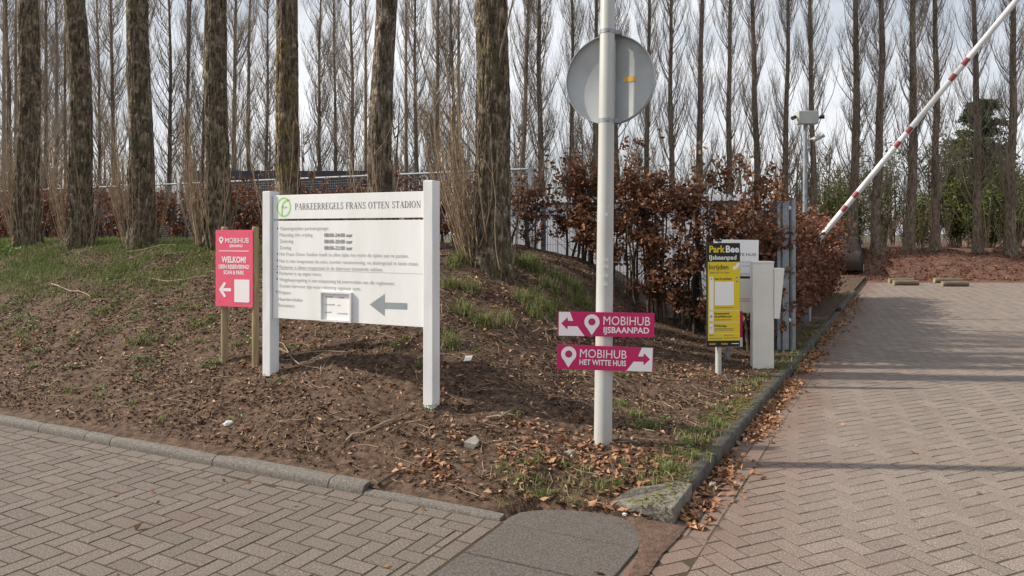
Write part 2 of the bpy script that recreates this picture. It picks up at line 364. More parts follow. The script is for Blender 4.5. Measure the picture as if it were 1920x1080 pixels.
def brick_geo(poly, dz, tilt):
    """bevelled brick from a convex outline; top at z=dz"""
    if sum(poly[i][0] * poly[(i + 1) % len(poly)][1] - poly[(i + 1) % len(poly)][0] * poly[i][1] for i in range(len(poly))) < 0: poly = poly[::-1]
    poly = [p for i, p in enumerate(poly) if math.hypot(p[0] - poly[i - 1][0], p[1] - poly[i - 1][1]) > .004]
    cx = sum(p[0] for p in poly) / len(poly); cy = sum(p[1] for p in poly) / len(poly); n = len(poly)
    def ring(k, z):
        r = []
        for i in range(n):
            a, p, c = poly[i - 1], poly[i], poly[(i + 1) % n]
            e1 = (p[0] - a[0], p[1] - a[1]); e2 = (c[0] - p[0], c[1] - p[1]); l1 = math.hypot(*e1); l2 = math.hypot(*e2)
            n1 = (-e1[1] / l1, e1[0] / l1); n2 = (-e2[1] / l2, e2[0] / l2); dn = max(1 + n1[0] * n2[0] + n1[1] * n2[1], .35)
            x = p[0] + k * (n1[0] + n2[0]) / dn; y = p[1] + k * (n1[1] + n2[1]) / dn
            r.append((x, y, z + dz + tilt[0] * (x - cx) + tilt[1] * (y - cy)))
        return r
    v = ring(.0066, 0) + ring(.0056, -.0016) + ring(.005, -.02)
    f = [tuple(range(n))]
    for lv in (0, 1):
        for i in range(n): f.append((lv * n + i, (lv + 1) * n + i, (lv + 1) * n + (i + 1) % n, lv * n + (i + 1) % n))
    return v, f
UNIT = None
def pave(parent, cells, limit=300, suf=''):
    """cells: list of (poly, full, cx, cy, ang). Nearest full bricks are objects, the rest one joined mesh"""
    global UNIT
    if UNIT is None:
        v, f = brick_geo([(-.105, -.0525), (.105, -.0525), (.105, .0525), (-.105, .0525)], 0, (0, 0))
        UNIT = {}
        for q in ('', '2'): UNIT[q] = bpy.data.meshes.new('brick'); UNIT[q].from_pydata(v, [], f); UNIT[q].materials.append(M['paver_obj' + q])
    def inview(c):
        y = c[3]; return y > 3.3 and abs(c[2] / y * F) < 975
    full = sorted([c for c in cells if c[1] and inview(c)], key=lambda c: c[2] ** 2 + c[3] ** 2)
    single = set(id(c) for c in full[:limit])
    mb = MB(); tones = []
    for c in cells:
        dz = max(-.0008, random.gauss(0, .0008)); ti = (random.gauss(0, .005), random.gauss(0, .005))
        if id(c) in single:
            ob = link('brick', UNIT[suf], parent, (c[2], c[3], dz), (ti[1], -ti[0], c[4]))
        else:
            v, f = brick_geo(c[0], dz, ti); mb.add(v, f); tones += [random.random()] * len(v)
    me = bpy.data.meshes.new('brick_field'); me.from_pydata(mb.v, [], mb.f); me.materials.append(M['paver' + suf])
    a_ = me.attributes.new('tone', 'FLOAT', 'POINT'); a_.data.foreach_set('value', tones)
    tag(link('brick_field', me, parent), kind='stuff')
def herring(org, ang, halfs, box, keep):
    m = .105; ca, sa = math.cos(ang), math.sin(ang); res = []
    n = int(box / m)
    for i in range(-n, n):
        for j in range(-n, n):
            d = (i - j) % 4
            if d == 0: x0, y0, x1, y1, r = i, j, i + 2, j + 1, 0
            elif d == 3: x0, y0, x1, y1, r = i, j, i + 1, j + 2, R(90)
            else: continue
            cx, cy = (x0 + x1) / 2 * m, (y0 + y1) / 2 * m
            wx, wy = org[0] + cx * ca - cy * sa, org[1] + cx * sa + cy * ca
            if not keep(wx, wy): continue
            p = [(org[0] + x * m * ca - y * m * sa, org[1] + x * m * sa + y * m * ca) for x, y in ((x0, y0), (x1, y0), (x1, y1), (x0, y1))]
            q = clip_poly(p, halfs)
            if not q: continue
            ar = area(q)
            if ar < .004: continue
            res.append((q, ar > .0219, wx, wy, ang + r))
    return res
def row(p0, dirv, n, side):
    """a course of bricks laid lengthwise from p0 along dirv; side = which side the width goes"""
    res = []; dx, dy = dirv; sx, sy = -dy * side * .105, dx * side * .105
    for i in range(n):
        x, y = p0[0] + dx * .211 * i, p0[1] + dy * .211 * i
        p = [(x, y), (x + dx * .21, y + dy * .21), (x + dx * .21 + sx, y + dy * .21 + sy), (x + sx, y + sy)]
        if side < 0: p = p[::-1]
        res.append((p, True, x + dx * .105 + sx / 2, y + dy * .105 + sy / 2, math.atan2(dy, dx)))
    return res
# half planes in world xy: a <= c  /  b >= c / b <= c
def a_le(c): return (.433, .902, c + 3.58)
def a_ge(c): return (-.433, -.902, -c - 3.58)
def b_le(c): return (-.878, .479, c + 1.115)
def b_ge(c): return (.878, -.479, -c - 1.115)
# left road (side road)
side_road = link('side_road', np_mesh('side_road', poly_ab([(-9, .70), (0.02, .70), (0.02, 40), (-9, 40)], -.0026), [(0, 1, 2, 3)], M['joint']))
tag(side_road, 'brick paved side road curving past the mound at lower left', 'road', kind='structure')
S_LEFT = .84
keepL = lambda x, y: y > 1.6 and -1.0 < -x / max(y, .1) + 1.9 and AB(x, y)[1] < 9.5 and AB(x, y)[0] < .1 and AB(x, y)[1] > .7
cellsL = herring(XY(-2, 3), TA - R(90), [a_le(-.112), b_ge(S_LEFT + .108)], 9, keepL)
cellsL += [c for c in row(XY(-.003, S_LEFT + .11), (-.902, .433), 44, 1)]
cellsL.append(([XY(-.003, S_LEFT), XY(-.003, S_LEFT + .108), XY(-.112, S_LEFT + .108), XY(-.112, S_LEFT)], False, *XY(-.05, S_LEFT + .05), 0))
cellsL += row(XY(-.115, S_LEFT), (-.479, -.878), 14, -1)
pave(side_road, cellsL)
# right road
M['joint2'] = mat('sanded joints', (.055, .04, .026), (.175, .145, .122), .55, .95, .3, 60, lo=.42, hi=.62)
road = link('road', np_mesh('road', [(*XY(-9, .2), -.0026), (*XY(.45, .2), -.0026), (*XY(.45, -.01), -.0026), (*XY(17.6, -.01), -.0026), (4.0, 23.5, -.0026), (34, 23.5, -.0026), (34, -2, -.0026)], [(0, 1, 2, 3, 4, 5, 6)], M['joint2']))
tag(road, 'brick paved access road running back to the parking area', 'road', kind='structure')
def keepR(x, y):
    a, b = AB(x, y); return 2.2 < y < 23.5 and (b < .2 or (a > 17.8 and x > 6)) and x < .711 * y + 1.6
cellsR = [c for c in herring(XY(6, -3), TA - R(38), [(0, 1, 23.2)], 20, lambda x, y: keepR(x, y) and AB(x, y)[0] > -1.5)]
cellsR = [(clip_poly(c[0], [b_le(-.216)]) if AB(c[2], c[3])[0] < 17.6 else c[0], c[1] and AB(c[2], c[3])[1] < -.35, *c[2:]) for c in cellsR]
cellsR = [c for c in cellsR if c[0] and area(c[0]) > .004]
cellsR += row(XY(.25, -.003), (.479, .878), 82, -1) + row(XY(.25, -.109), (.479, .878), 82, -1)
cellsR += row(XY(-1.6, .06), (.479, .878), 8, -1)
cellsR += herring(XY(-1, -.5), TA - R(38), [b_le(-.05), a_le(.25), b_ge(-.22)], 2.5, lambda x, y: y > 2.2)
pave(road, cellsR, 300, '2')
# concrete slabs between the two roads
slabs = empty('slab_path', (*XY(-.5, .45), 0)); tag(slabs, 'strip of dark concrete slabs between the two brick roads', 'path', kind='structure')
for i, (a0, a1) in enumerate([(-.02, .36), (-.43, -.03), (-.93, -.44), (-1.43, -.94), (-1.93, -1.44)]):
    pts = [(a0, .07), (a0, .82), (a1, .82), (a1, .07)]
    if i == 0: pts = [(a0, .07), (a0, .82)] + [AB(*at(px, py, 1.59 * F / (py - HZ)).xy) for px, py in ((943, 976), (958, 966), (975, 959), (1000, 955), (1030, 953.5), (1065, 954), (1100, 957), (1130, 961), (1160, 967), (1185, 975), (1203, 985), (1212, 996))]
    bm_ = MB(); loc = XY(-.5, .45); n = len(pts)
    top = [(XY(*p)[0] - loc[0], XY(*p)[1] - loc[1], .005 + .002 * (i % 2)) for p in pts]
    bm_.add(top + [(p[0], p[1], -.06) for p in top], [tuple(range(n)), tuple(range(2 * n - 1, n - 1, -1))] + [(k, k + n, (k + 1) % n + n, (k + 1) % n) for k in range(n)])
    bm_.build('slab', M['slab'], slabs, bevel=.006)
# kerbs
left_kerb = empty('kerb', (*XY(.07, 2), 0)); tag(left_kerb, 'low rounded grey kerb between the side road and the mound', 'kerb', kind='structure')
def kerb_stone(parent, name, p0, p1, prof, m, inward):
    """profile (offset inward, z) swept between two ground points"""
    p0, p1 = Vector((*p0, 0)), Vector((*p1, 0)); d = (p1 - p0).normalized(); p0 = p0 + d * .004; p1 = p1 - d * .004
    iv = Vector((*inward, 0)); n = len(prof); org = parent.location
    mb = MB(); nseg = 6
    for k in range(nseg + 1):
        p = p0.lerp(p1, k / nseg)
        for u, z in prof:
            e = .004 if k in (0, nseg) else 0
            mb.v.append(tuple(p + iv * (u + e * .6 * (1 if u < .08 else -1)) + Vector((0, 0, z - e + .0015 * nz(p.x, p.y, 9, u * 30))) - org))
    for k in range(nseg):
        for i in range(n - 1): mb.f.append((k * n + i, k * n + i + 1, (k + 1) * n + i + 1, (k + 1) * n + i))
    mb.f.append(tuple(range(n))); mb.f.append(tuple(nseg * n + i for i in range(n)))
    return mb.build(name, m, parent, smooth=True)
lowprof = [(0, -.03), (0, .02), (.006, .036), (.018, .05), (.036, .058), (.085, .06), (.09, .055), (.09, -.03)]
bl = lambda b: XY(0.0, b)
joints = [1.80, 2.07, 3.08, 4.15, 4.45, 5.02, 6.02, 7.02, 8.02, 9.02, 10.02, 11.02]
for k in range(len(joints) - 1): kerb_stone(left_kerb, 'kerb_stone', bl(joints[k]), bl(joints[k + 1]), lowprof, M['kerb'], (.433, .902))
flat = [(0, -.03), (0, .006), (.008, .016), (.06, .022), (.07, -.03)]
kerb_stone(left_kerb, 'kerb_stone', bl(.86), bl(1.80), flat, M['kerb'], (.433, .902))
right_kerb = empty('kerb', (*XY(.5, .08), 0)); tag(right_kerb, 'taller mossy shade-darkened kerb along the left edge of the access road', 'kerb', kind='structure')
hiprof = [(0.010, -.03), (0, .075), (.006, .096), (.018, .105), (.08, .107), (.086, .10), (.086, -.03)]
al = lambda a: XY(a, 0)
ja = [.78, 1.4, 2.02, 3.02, 4.02, 5.02, 6.02, 7.02, 8.02, 9.02, 10.02]
for k in range(len(ja) - 1): kerb_stone(right_kerb, 'kerb_stone', al(ja[k]), al(ja[k + 1]), hiprof, M['kerb_dark'], (-.878, .479))
for k in range(5): kerb_stone(right_kerb, 'kerb_stone', al(12.3 + k), al(13.3 + k), hiprof, M['kerb_dark'], (-.878, .479))
c0 = Vector((.885, 3.94, 0)); c1 = Vector((.53, 4.18, 0)); c2 = Vector((*XY(.775, 0), 0)); c3 = Vector((*XY(.775, .09), 0)); c4 = Vector((.70, 4.24, 0))
org = right_kerb.location
q = [c0, c2, c3, c4, c1]; tops = [.10, .106, .107, .08, .03]
mb = MB(); mb.add([p + Vector((0, 0, t)) - org for p, t in zip(q, tops)] + [p + Vector((0, 0, -.03)) - org for p in q], [(0, 1, 2, 3, 4), (9, 8, 7, 6, 5)] + [(i, i + 5, (i + 1) % 5 + 5, (i + 1) % 5) for i in range(5)])
mb.build('corner_stone', mat('worn corner concrete', (.10, .092, .075), (.2, .185, .155), 25, .9, .8, 70), right_kerb, bevel=.014)
dw = MB(); pts = [(10.05, 0.0), (12.27, 0.0), (12.27, 1.6), (10.05, 1.6)]
dw.add([(*XY(*p), .03) for p in pts] + [(*XY(*p), -.05) for p in pts], [(0, 1, 2, 3), (7, 6, 5, 4)] + [(i, i + 4, (i + 1) % 4 + 4, (i + 1) % 4) for i in range(4)])
tag(dw.build('driveway', M['slab']), 'small paved crossing through the verge beside the hedge', 'driveway', kind='structure')
px_ = [(1165, 968), (1190, 967), (1225, 972), (1262, 985), (1290, 988), (1270, 1010), (1240, 1040), (1215, 1080), (1176, 1085), (1188, 1050), (1199, 1020), (1197, 995)]
cxy_ = at(1232, 1015, 1.6 * F / (1015 - HZ)).xy; rings = []
for q, z_ in ((1.0, .0075), (.82, .010), (.5, .014), (.2, .016)):
    rings.append([(cxy_.x + (at(px, py, 1.6 * F / (py - HZ)).x - cxy_.x) * q + random.gauss(0, .006), cxy_.y + (at(px, py, 1.6 * F / (py - HZ)).y - cxy_.y) * q + random.gauss(0, .006), z_) for px, py in px_])
n = len(px_); mb = MB(); mb.v = [p for r_ in rings for p in r_]
mb.f = [(k * n + i, k * n + (i + 1) % n, (k + 1) * n + (i + 1) % n, (k + 1) * n + i) for k in range(3) for i in range(n)] + [tuple(3 * n + i for i in range(n))]
M['red_dirt'] = mat('red brown dirt', (.07, .042, .03), (.135, .088, .066), 26, .95, 1.0, 70)
tag(mb.build('dirt_drift', M['red_dirt'], smooth=True), 'reddish dirt drifted against the slab and corner kerb stone', 'dirt', kind='stuff')
# mound
aa = np.concatenate([np.arange(.06, 4.8, .03), np.arange(4.8, 9, .1), np.arange(9, 30, .8)])
bb = np.concatenate([np.arange(.07, 7, .03), np.arange(7, 14, .1), np.arange(14, 45, .8)])
Ag, Bg = np.meshgrid(aa, bb, indexing='ij'); Xg, Yg = XY(Ag, Bg); Zg = ground_z(Xg, Yg)
rough = np.array([noise.fractal(Vector((x * 5, y * 5, 0)), .9, 2.1, 4) if A < 4.8 and B < 7 else 0 for x, y, A, B in zip(Xg.ravel(), Yg.ravel(), Ag.ravel(), Bg.ravel())]).reshape(Zg.shape)
Zm = Zg + rough * .014 * sstep(Ag, .12, .5) * sstep(Bg, .12, .4)
ni, nj = Ag.shape; idx = np.arange(ni * nj).reshape(ni, nj)
Fm = np.stack([idx[:-1, :-1], idx[:-1, 1:], idx[1:, 1:], idx[1:, :-1]], -1).reshape(-1, 4)
mound = link('mound', np_mesh('mound', np.stack([Xg, Yg, Zm], -1).reshape(-1, 3), Fm, M['soil'], smooth=True)); tag(mound, 'bare brown earth mound covered in mulch between the two roads', 'mound', kind='structure')
# far bank
xs = np.linspace(2, 60, 117); ys = np.concatenate([np.linspace(23.0, 32, 60), np.linspace(33, 60, 20)])
Xb, Yb = np.meshgrid(xs, ys, indexing='ij')
def bank_z(x, y): return -.03 + .05 * sstep(y, 23.0, 23.6) + .83 * sstep(y - .05 * (x - 14), 24.0, 28.6) + .07 * np.sin(1.3 * x + .4 * y) * sstep(y, 24, 26) + .04 * np.sin(3.7 * x - 2.2 * y) * sstep(y, 24, 26)
Zb = bank_z(Xb, Yb) + .05 * np.array([noise.noise(Vector((x * 2.4, y * 2.4, 3))) for x, y in zip(Xb.ravel(), Yb.ravel())]).reshape(Xb.shape) * sstep(Yb, 23.5, 25)
idx = np.arange(Xb.size).reshape(Xb.shape)
Fb = np.stack([idx[:-1, :-1], idx[1:, :-1], idx[1:, 1:], idx[:-1, 1:]], -1).reshape(-1, 4)
tag(link('bank', np_mesh('bank', np.stack([Xb, Yb, Zb], -1).reshape(-1, 3), Fb, M['bank'], smooth=True)), 'reddish brown leaf covered bank at the end of the road', 'bank', kind='structure')

# ------------------------------------------------------------------ lettering helpers
_tc = {}
def text_data(s, bold=0.0):
    key = (s, bold)
    if key in _tc: return _tc[key]
    cu = bpy.data.curves.new('t', 'FONT'); cu.body = s; cu.size = 1; cu.offset = bold; cu.resolution_u = 3
    ob = bpy.data.objects.new('t', cu); COL.objects.link(ob)
    dg = bpy.context.evaluated_depsgraph_get(); me = bpy.data.meshes.new_from_object(ob.evaluated_get(dg))
    v = np.array([p.co[:] for p in me.vertices]); f = [tuple(p.vertices) for p in me.polygons]
    bpy.data.objects.remove(ob); bpy.data.curves.remove(cu); bpy.data.meshes.remove(me)
    _tc[key] = (v, f); return v, f
CAPH = None
def lettering(parent, s, x0, x1, zb, cap, m, bold=0.0, y=-.0015, name='lettering'):
    """flat text on a panel whose front is local -y, from x0 to x1, baseline zb, capital height cap"""
    global CAPH
    if CAPH is None: CAPH = text_data('H')[0][:, 1].max()
    v, f = text_data(s, bold)
    sx = (x1 - x0) / (v[:, 0].max() - v[:, 0].min())
    P = [(x0 + (p[0] - v[:, 0].min()) * sx, y, zb + p[1] * cap / CAPH) for p in v]
    me = bpy.data.meshes.new(name); me.from_pydata(P, [], f); me.materials.append(m)
    return link(name, me, parent)
def flat_poly(parent, name, polys, m, y=-.0012):
    mb = MB()
    for p in polys: mb.add([(x, y, z) for x, z in p], [tuple(range(len(p)))])
    me = bpy.data.meshes.new(name); me.from_pydata(mb.v, [], mb.f); me.materials.append(m)
    return link(name, me, parent)
def ring_poly(cx, cz, rx, rz, wx, a0=0, a1=360, n=40, wz=None):
    wz = wx if wz is None else wz; res = []
    for k in range(n):
        t0, t1 = R(a0 + (a1 - a0) * k / n), R(a0 + (a1 - a0) * (k + 1) / n)
        res.append([(cx + rx * math.cos(t0), cz + rz * math.sin(t0)), (cx + rx * math.cos(t1), cz + rz * math.sin(t1)),
                    (cx + (rx - wx) * math.cos(t1), cz + (rz - wz) * math.sin(t1)), (cx + (rx - wx) * math.cos(t0), cz + (rz - wz) * math.sin(t0))])
    return res
def pin_polys(cx, cz, r):
    """map pin: ring with a pointed tail; (cx, cz) is the ring centre"""
    hole = .48 * r; res = []; n = 36; outer = []; tip = (cx, cz - 1.75 * r)
    for k in range(n):
        t = math.radians(-90 + 360 * k / n); d = abs(((k + n / 2) % n) - n / 2) / n * 360
        outer.append(tip if k == 0 else (cx + r * math.cos(t), cz + r * math.sin(t)) if d > 38 else None)
    pts = [(p, k) for k, p in enumerate(outer) if p]
    for i in range(len(pts)):
        (p, k), (q, k2) = pts[i], pts[(i + 1) % len(pts)]
        t0, t1 = math.radians(-90 + 360 * k / n), math.radians(-90 + 360 * (k2 if k2 > k else k2 + n) / n)
        res.append([p, q, (cx + hole * math.cos(t1), cz + hole * math.sin(t1)), (cx + hole * math.cos(t0), cz + hole * math.sin(t0))])
    return res
def serif_polys(s, x0, x1, zb, cap):
    """capitals in a roman face, built from stems, hairlines and serifs"""
    T, H, SR = .15, .055, .045
    def stem(x, z0=0, z1=1, top=True, bot=True):
        r = [[(x, z0), (x + T, z0), (x + T, z1), (x, z1)]]
        if bot: r.append([(x - .06, z0), (x + T + .06, z0), (x + T + .06, z0 + SR), (x - .06, z0 + SR)])
        if top: r.append([(x - .06, z1 - SR), (x + T + .06, z1 - SR), (x + T + .06, z1), (x - .06, z1)])
        return r
    def bar(xa, xb, z, h=H): return [[(xa, z), (xb, z), (xb, z + h), (xa, z + h)]]
    def diag(xa, za, xb, zb_, wd): return [[(xa, za), (xa + wd, za), (xb + wd, zb_), (xb, zb_)]]
    def tick(x, za, zb_): return [[(x, za), (x + .045, za), (x + .045, zb_), (x, zb_)]]
    def bowl(cx, cz, rx, rz): return ring_poly(cx, cz, rx, rz, .14, -90, 90, 14, .055)
    def G(c):
        if c == 'P': return .66, stem(.07) + bar(.15, .34, .945) + bar(.15, .34, .44) + bowl(.34, .72, .28, .28)
        if c == 'R': return .76, stem(.07) + bar(.15, .34, .945) + bar(.15, .34, .46) + bowl(.34, .73, .27, .27) + diag(.56, 0, .30, .48, .16) + bar(.54, .78, 0, SR)
        if c == 'A': return .78, diag(.07, 0, .35, 1, .05) + diag(.56, 0, .33, 1, .15) + bar(.18, .56, .32) + bar(0, .2, 0, SR) + bar(.48, .78, 0, SR)
        if c == 'K': return .80, stem(.07) + diag(.2, .42, .58, 1, .06) + diag(.57, 0, .30, .56, .16) + bar(.5, .8, 0, SR) + bar(.48, .76, 1 - SR, SR)
        if c == 'E': return .66, stem(.07) + bar(.15, .58, .945) + bar(.15, .46, .48) + bar(.15, .6, 0) + tick(.55, .76, 1) + tick(.43, .38, .62) + tick(.58, 0, .26)
        if c == 'F': return .62, stem(.07) + bar(.15, .57, .945) + bar(.15, .45, .48) + tick(.54, .74, 1) + tick(.42, .38, .62)
        if c == 'L': return .62, stem(.07) + bar(.15, .57, 0) + tick(.54, 0, .28)
        if c == 'I': return .34, stem(.09)
        if c == 'D': return .78, stem(.07) + bar(.15, .32, .945) + bar(.15, .32, 0) + ring_poly(.32, .5, .42, .5, .15, -90, 90, 16, .055)
        if c == 'O': return .82, ring_poly(.4, .5, .38, .52, .15, 0, 360, 28, .055)
        if c == 'G': return .82, ring_poly(.4, .5, .38, .52, .15, 48, 318, 24, .055) + stem(.58, .0, .42, True, False) + tick(.66, .7, 1)
        if c == 'S': return .60, ring_poly(.29, .745, .24, .27, .1, 20, 250, 18, .07) + ring_poly(.29, .265, .25, .285, .1, -165, 75, 18, .07) + diag(.36, .40, .12, .62, .12) + tick(.49, .74, .98) + tick(.04, .02, .28)
        if c == 'T': return .72, stem(.28, 0, 1, False, True) + bar(.03, .68, .945) + tick(.03, .74, 1) + tick(.635, .74, 1)
        if c == 'N': return .84, tick(.12, 0, 1) + tick(.66, 0, 1) + diag(.58, 0, .06, 1, .15) + bar(.02, .26, 0, SR) + bar(.56, .8, 1 - SR, SR) + bar(0, .2, 1 - SR, SR)
        return .36, []
    adv = 0; res = []
    for c in s:
        wd, ps = G(c)
        res += [[(x + adv, z) for x, z in p] for p in ps]; adv += wd + .06
    k = (x1 - x0) / adv
    return [[(x0 + x * k, zb + z * cap) for x, z in p] for p in res]

# ------------------------------------------------------------------ parking rules board
PR, PL = Vector((-.668, 5.5, 0)), Vector((-2.035, 6.12, 0))
ang = math.atan2(PR.y - PL.y, PR.x - PL.x); BW = (PR - PL).length
bz0 = .88
board = empty('parking_rules_sign', (PL.x, PL.y, min(gz(PL.x, PL.y), gz(PR.x, PR.y))), ang)
tag(board, 'large white parking rules board on two square white posts', 'sign')
oz = board.location.z
for px, top in ((-.045, 1.955), (BW + .045, 2.0)):
    wp = Vector((PL.x + math.cos(ang) * px, PL.y + math.sin(ang) * px)); g = gz(wp.x, wp.y) - .12
    MB().box((px, .028, (top + g) / 2 - oz), (.085, .11, top - g)).build('post', M['white'], board, bevel=.006)
BT = 1.92 - oz; BB = bz0 - oz
def bl_(px, py):
    """photo pixel -> board-local metres (perspective along the board undone)"""
    s = (px - 511) / 285.0; t = s * 6.12 / (s * 6.12 + (1 - s) * 5.5)
    yt, yb = 366 - 8 * s, 596 + 18 * s
    return t * BW, BT - (py - yt) / (yb - yt) * (BT - BB)
x_, zh = bl_(650, 409); _, zm = bl_(650, 413)
hp = MB().box((BW / 2, .01, (BT + zh) / 2), (BW - .012, .02, BT - zh)).build('header_panel', M['board'], board, bevel=.002)
mp_ = MB().box((BW / 2, .01, (zm + BB) / 2), (BW - .012, .02, zm - BB)).build('rules_panel', M['board'], board, bevel=.002)
def bt(s, xa, ya, xb, capx, m, bold=0.0, par=None):
    x0, z0 = bl_(xa, ya); x1, _ = bl_(xb, ya); lettering(par or mp_, s, x0, x1, z0, capx, m, bold)
xa, za = bl_(553, 393); xb, _ = bl_(790, 388); 
flat_poly(hp, 'lettering', serif_polys('PARKEERREGELS FRANS OTTEN STADION', xa, xb, za, .053), M['ink_mid'])
lx, lz = bl_(532, 388)
logo = ring_poly(lx, lz, .077, .083, .013, 0, 360, 44)
logo += [[(lx - .030, lz - .075), (lx - .014, lz - .075), (lx - .006, lz + .012), (lx - .024, lz + .012)]]
logo += ring_poly(lx + .046, lz - .002, .07, .066, .016, 95, 172, 14) + [[(lx + .038, lz + .048), (lx + .058, lz + .050), (lx + .064, lz + .064), (lx + .036, lz + .064)]]
logo += [[(lx - .02, lz - .010), (lx + .036, lz - .008), (lx + .033, lz + .006), (lx - .02, lz + .004)]]
flat_poly(hp, 'logo', logo, M['logo_green'])
g1, g2 = M['ink_grey'], M['ink_mid']
rows = [('Openingstijden parkeergarage:', 525, 431, 616, g1), ('Maandag t/m vrijdag', 524, 443, 586, g1), ('Zaterdag', 524, 455, 550, g1), ('Zondag', 524, 467, 546, g1),
        ('Het Frans Otten Stadion heeft te allen tijde het recht de tijden aan te passen.', 524, 479, 766, g1),
        ('Het is niet toegestaan de auto, zonder toestemming, na sluitingstijd te laten staan.', 524, 492, 785, g1),
        ('Parkeren is alleen toegestaan in de daarvoor bestemde vakken.', 524, 503.5, 718, g1), ('Parkeren is op eigen risico.', 523.5, 515, 603, g1),
        ('Wegsleepregeling is van toepassing bij overtreden van dit reglement.', 523.5, 527, 740, g1), ('Kosten hiervoor zijn voor rekening eigenaar auto.', 524.5, 538.5, 677, g1),
        ('Prijzen:', 522.5, 551, 546, g1), ('Huurders/leden', 522, 563.5, 567, g1), ('Bezoekers', 522, 575, 552, g1)]
for s, x0_, yb_, x1_, m_ in rows: bt(s, x0_, yb_, x1_, .029, m_)
for s, yb_ in (('08:00-24:00 uur', 444), ('08:00-20:00 uur', 456), ('08:00-22:00 uur', 468)): bt(s, 608, yb_, 661, .030, g2, .018)
dots = []
for x0_, yb_ in ((520.5, 428), (520, 476), (520, 488), (520, 499.5), (519.5, 511), (519.5, 523), (519, 547)):
    cx, cz = bl_(x0_, yb_); dots.append([(cx + .007 * math.cos(k * .785), cz + .007 * math.sin(k * .785)) for k in range(8)])
for d_ in dots: flat_poly(mp_, 'bullet_dot', [d_], M['ink'])
seam = [bl_(512, 504), bl_(795, 513.5), bl_(795, 514.2), bl_(512, 504.7)]; flat_poly(mp_, 'seam', [seam], M['ink_grey'], -.0008)
ar = [bl_(693, 571), bl_(721.5, 551), bl_(721.5, 567), bl_(763.5, 568.5), bl_(763.5, 580.5), bl_(721.5, 579), bl_(721, 593)]
flat_poly(mp_, 'arrow', [[ar[0], ar[6], ar[1]], [ar[5], ar[4], ar[3], ar[2]]], M['arrow_grey'])
# small notice frame fixed on the board
fx0, fz1 = bl_(603, 546); fx1, fz0 = bl_(661, 605)
nf = MB(); t_ = .014
nf.box(((fx0 + fx1) / 2, -.012, fz1 - t_ / 2), (fx1 - fx0, .022, t_)).box(((fx0 + fx1) / 2, -.012, fz0 + t_ / 2), (fx1 - fx0, .022, t_))
nf.box((fx0 + t_ / 2, -.0121, (fz0 + fz1) / 2), (t_, .0222, fz1 - fz0 - .002 - t_ * 2)).box((fx1 - t_ / 2, -.0121, (fz0 + fz1) / 2), (t_, .0222, fz1 - fz0 - .002 - t_ * 2))
frame = nf.build('notice_frame', M['white'], board)
MB().box(((fx0 + fx1) / 2, -.004, (fz0 + fz1) / 2), (fx1 - fx0 - .03, .004, fz1 - fz0 - .03)).build('notice_sheet', M['print_white'], frame)
for i, (u0, u1, v) in enumerate([(.12, .38, .80), (.55, .74, .79), (.12, .44, .54), (.52, .62, .53), (.12, .34, .28), (.52, .86, .26)]):
    xa = fx0 + (fx1 - fx0) * u0; xb = fx0 + (fx1 - fx0) * u1; zc = fz0 + (fz1 - fz0) * v
    flat_poly(frame, 'faint_line', [[(xa, zc), (xb, zc), (xb, zc + .012), (xa, zc + .006)]], g1, -.0068)

# ------------------------------------------------------------------ pink welcome sign on wooden posts
p1, p2 = at(416, 672, 6.42), at(474, 682, 6.32)
wa = math.atan2(p2.y - p1.y, p2.x - p1.x)
pink = empty('welcome_sign', (p1.x, p1.y, min(gz(p1.x, p1.y), gz(p2.x, p2.y))), wa); tag(pink, 'pink welcome sign on two round wooden posts left of the white board', 'sign')
oz = pink.location.z; PW = (p2 - p1).length
for x0_, top, g in ((0, EYE + (HZ - 425) / F * 6.42, gz(p1.x, p1.y)), (PW, EYE + (HZ - 425) / F * 6.32, gz(p2.x, p2.y))):
    MB().tube([(x0_, .035, g - .15 - oz), (x0_, .035, (g + top) / 2 - oz), (x0_, .035, top - .008 - oz), (x0_, .035, top - oz)], [.031, .030, .029, .022], 14).build('post', M['wood'], pink, smooth=True)
Pw, Ph = .393, .68; Px0 = -.065; Pz1 = EYE + (HZ - 431) / F * 6.37 - oz; Pz0 = Pz1 - Ph
pp = MB().box((Px0 + Pw / 2, 0, (Pz0 + Pz1) / 2), (Pw, .006, Ph)).build('panel', M['pink'], pink)
def pk(px, py): return Px0 + (px - 403) / 72 * Pw, Pz1 - (py - 431) / 142.5 * Ph
def pt(s, xa, xb, yb_, cap, bold=0.0, m='print_white'):
    x0, z0 = pk(xa, yb_); x1, _ = pk(xb, yb_); lettering(pp, s, x0, x1, z0, cap / 142.5 * Ph, M[m], bold, -.0045)
pt('MOBIHUB', 422, 468, 455, 9, .006); pt('IJSBAANPAD', 431, 456, 463, 4.6, .03); pt('WELKOM!', 415, 462.5, 491.5, 10.5, .035)
pt('GEEN RESERVERING?', 409, 469, 503, 7, .03); pt('SCAN & PARK', 419, 459, 513.5, 6.8, .03)
cx, cz = pk(414.3, 449); flat_poly(pp, 'map_pin', pin_polys(cx, cz, .0245), M['print_white'], -.0045)
a_, b_ = pk(410, 469.5), pk(468, 471); flat_poly(pp, 'rule_line', [[a_, (b_[0], a_[1]), b_, (a_[0], b_[1])]], M['print_white'], -.0045)
def pkp(l): return [pk(*p) for p in l]
flat_poly(pp, 'arrow', [pkp([(416, 539.5), (433.5, 539.5), (433.5, 545.5), (416, 545.5)]), pkp([(410, 542.5), (420, 528), (424, 530.5), (416.5, 542.5)]), pkp([(410, 542.5), (416.5, 542.5), (424, 554.5), (420, 557)])], M['print_white'], -.0045)
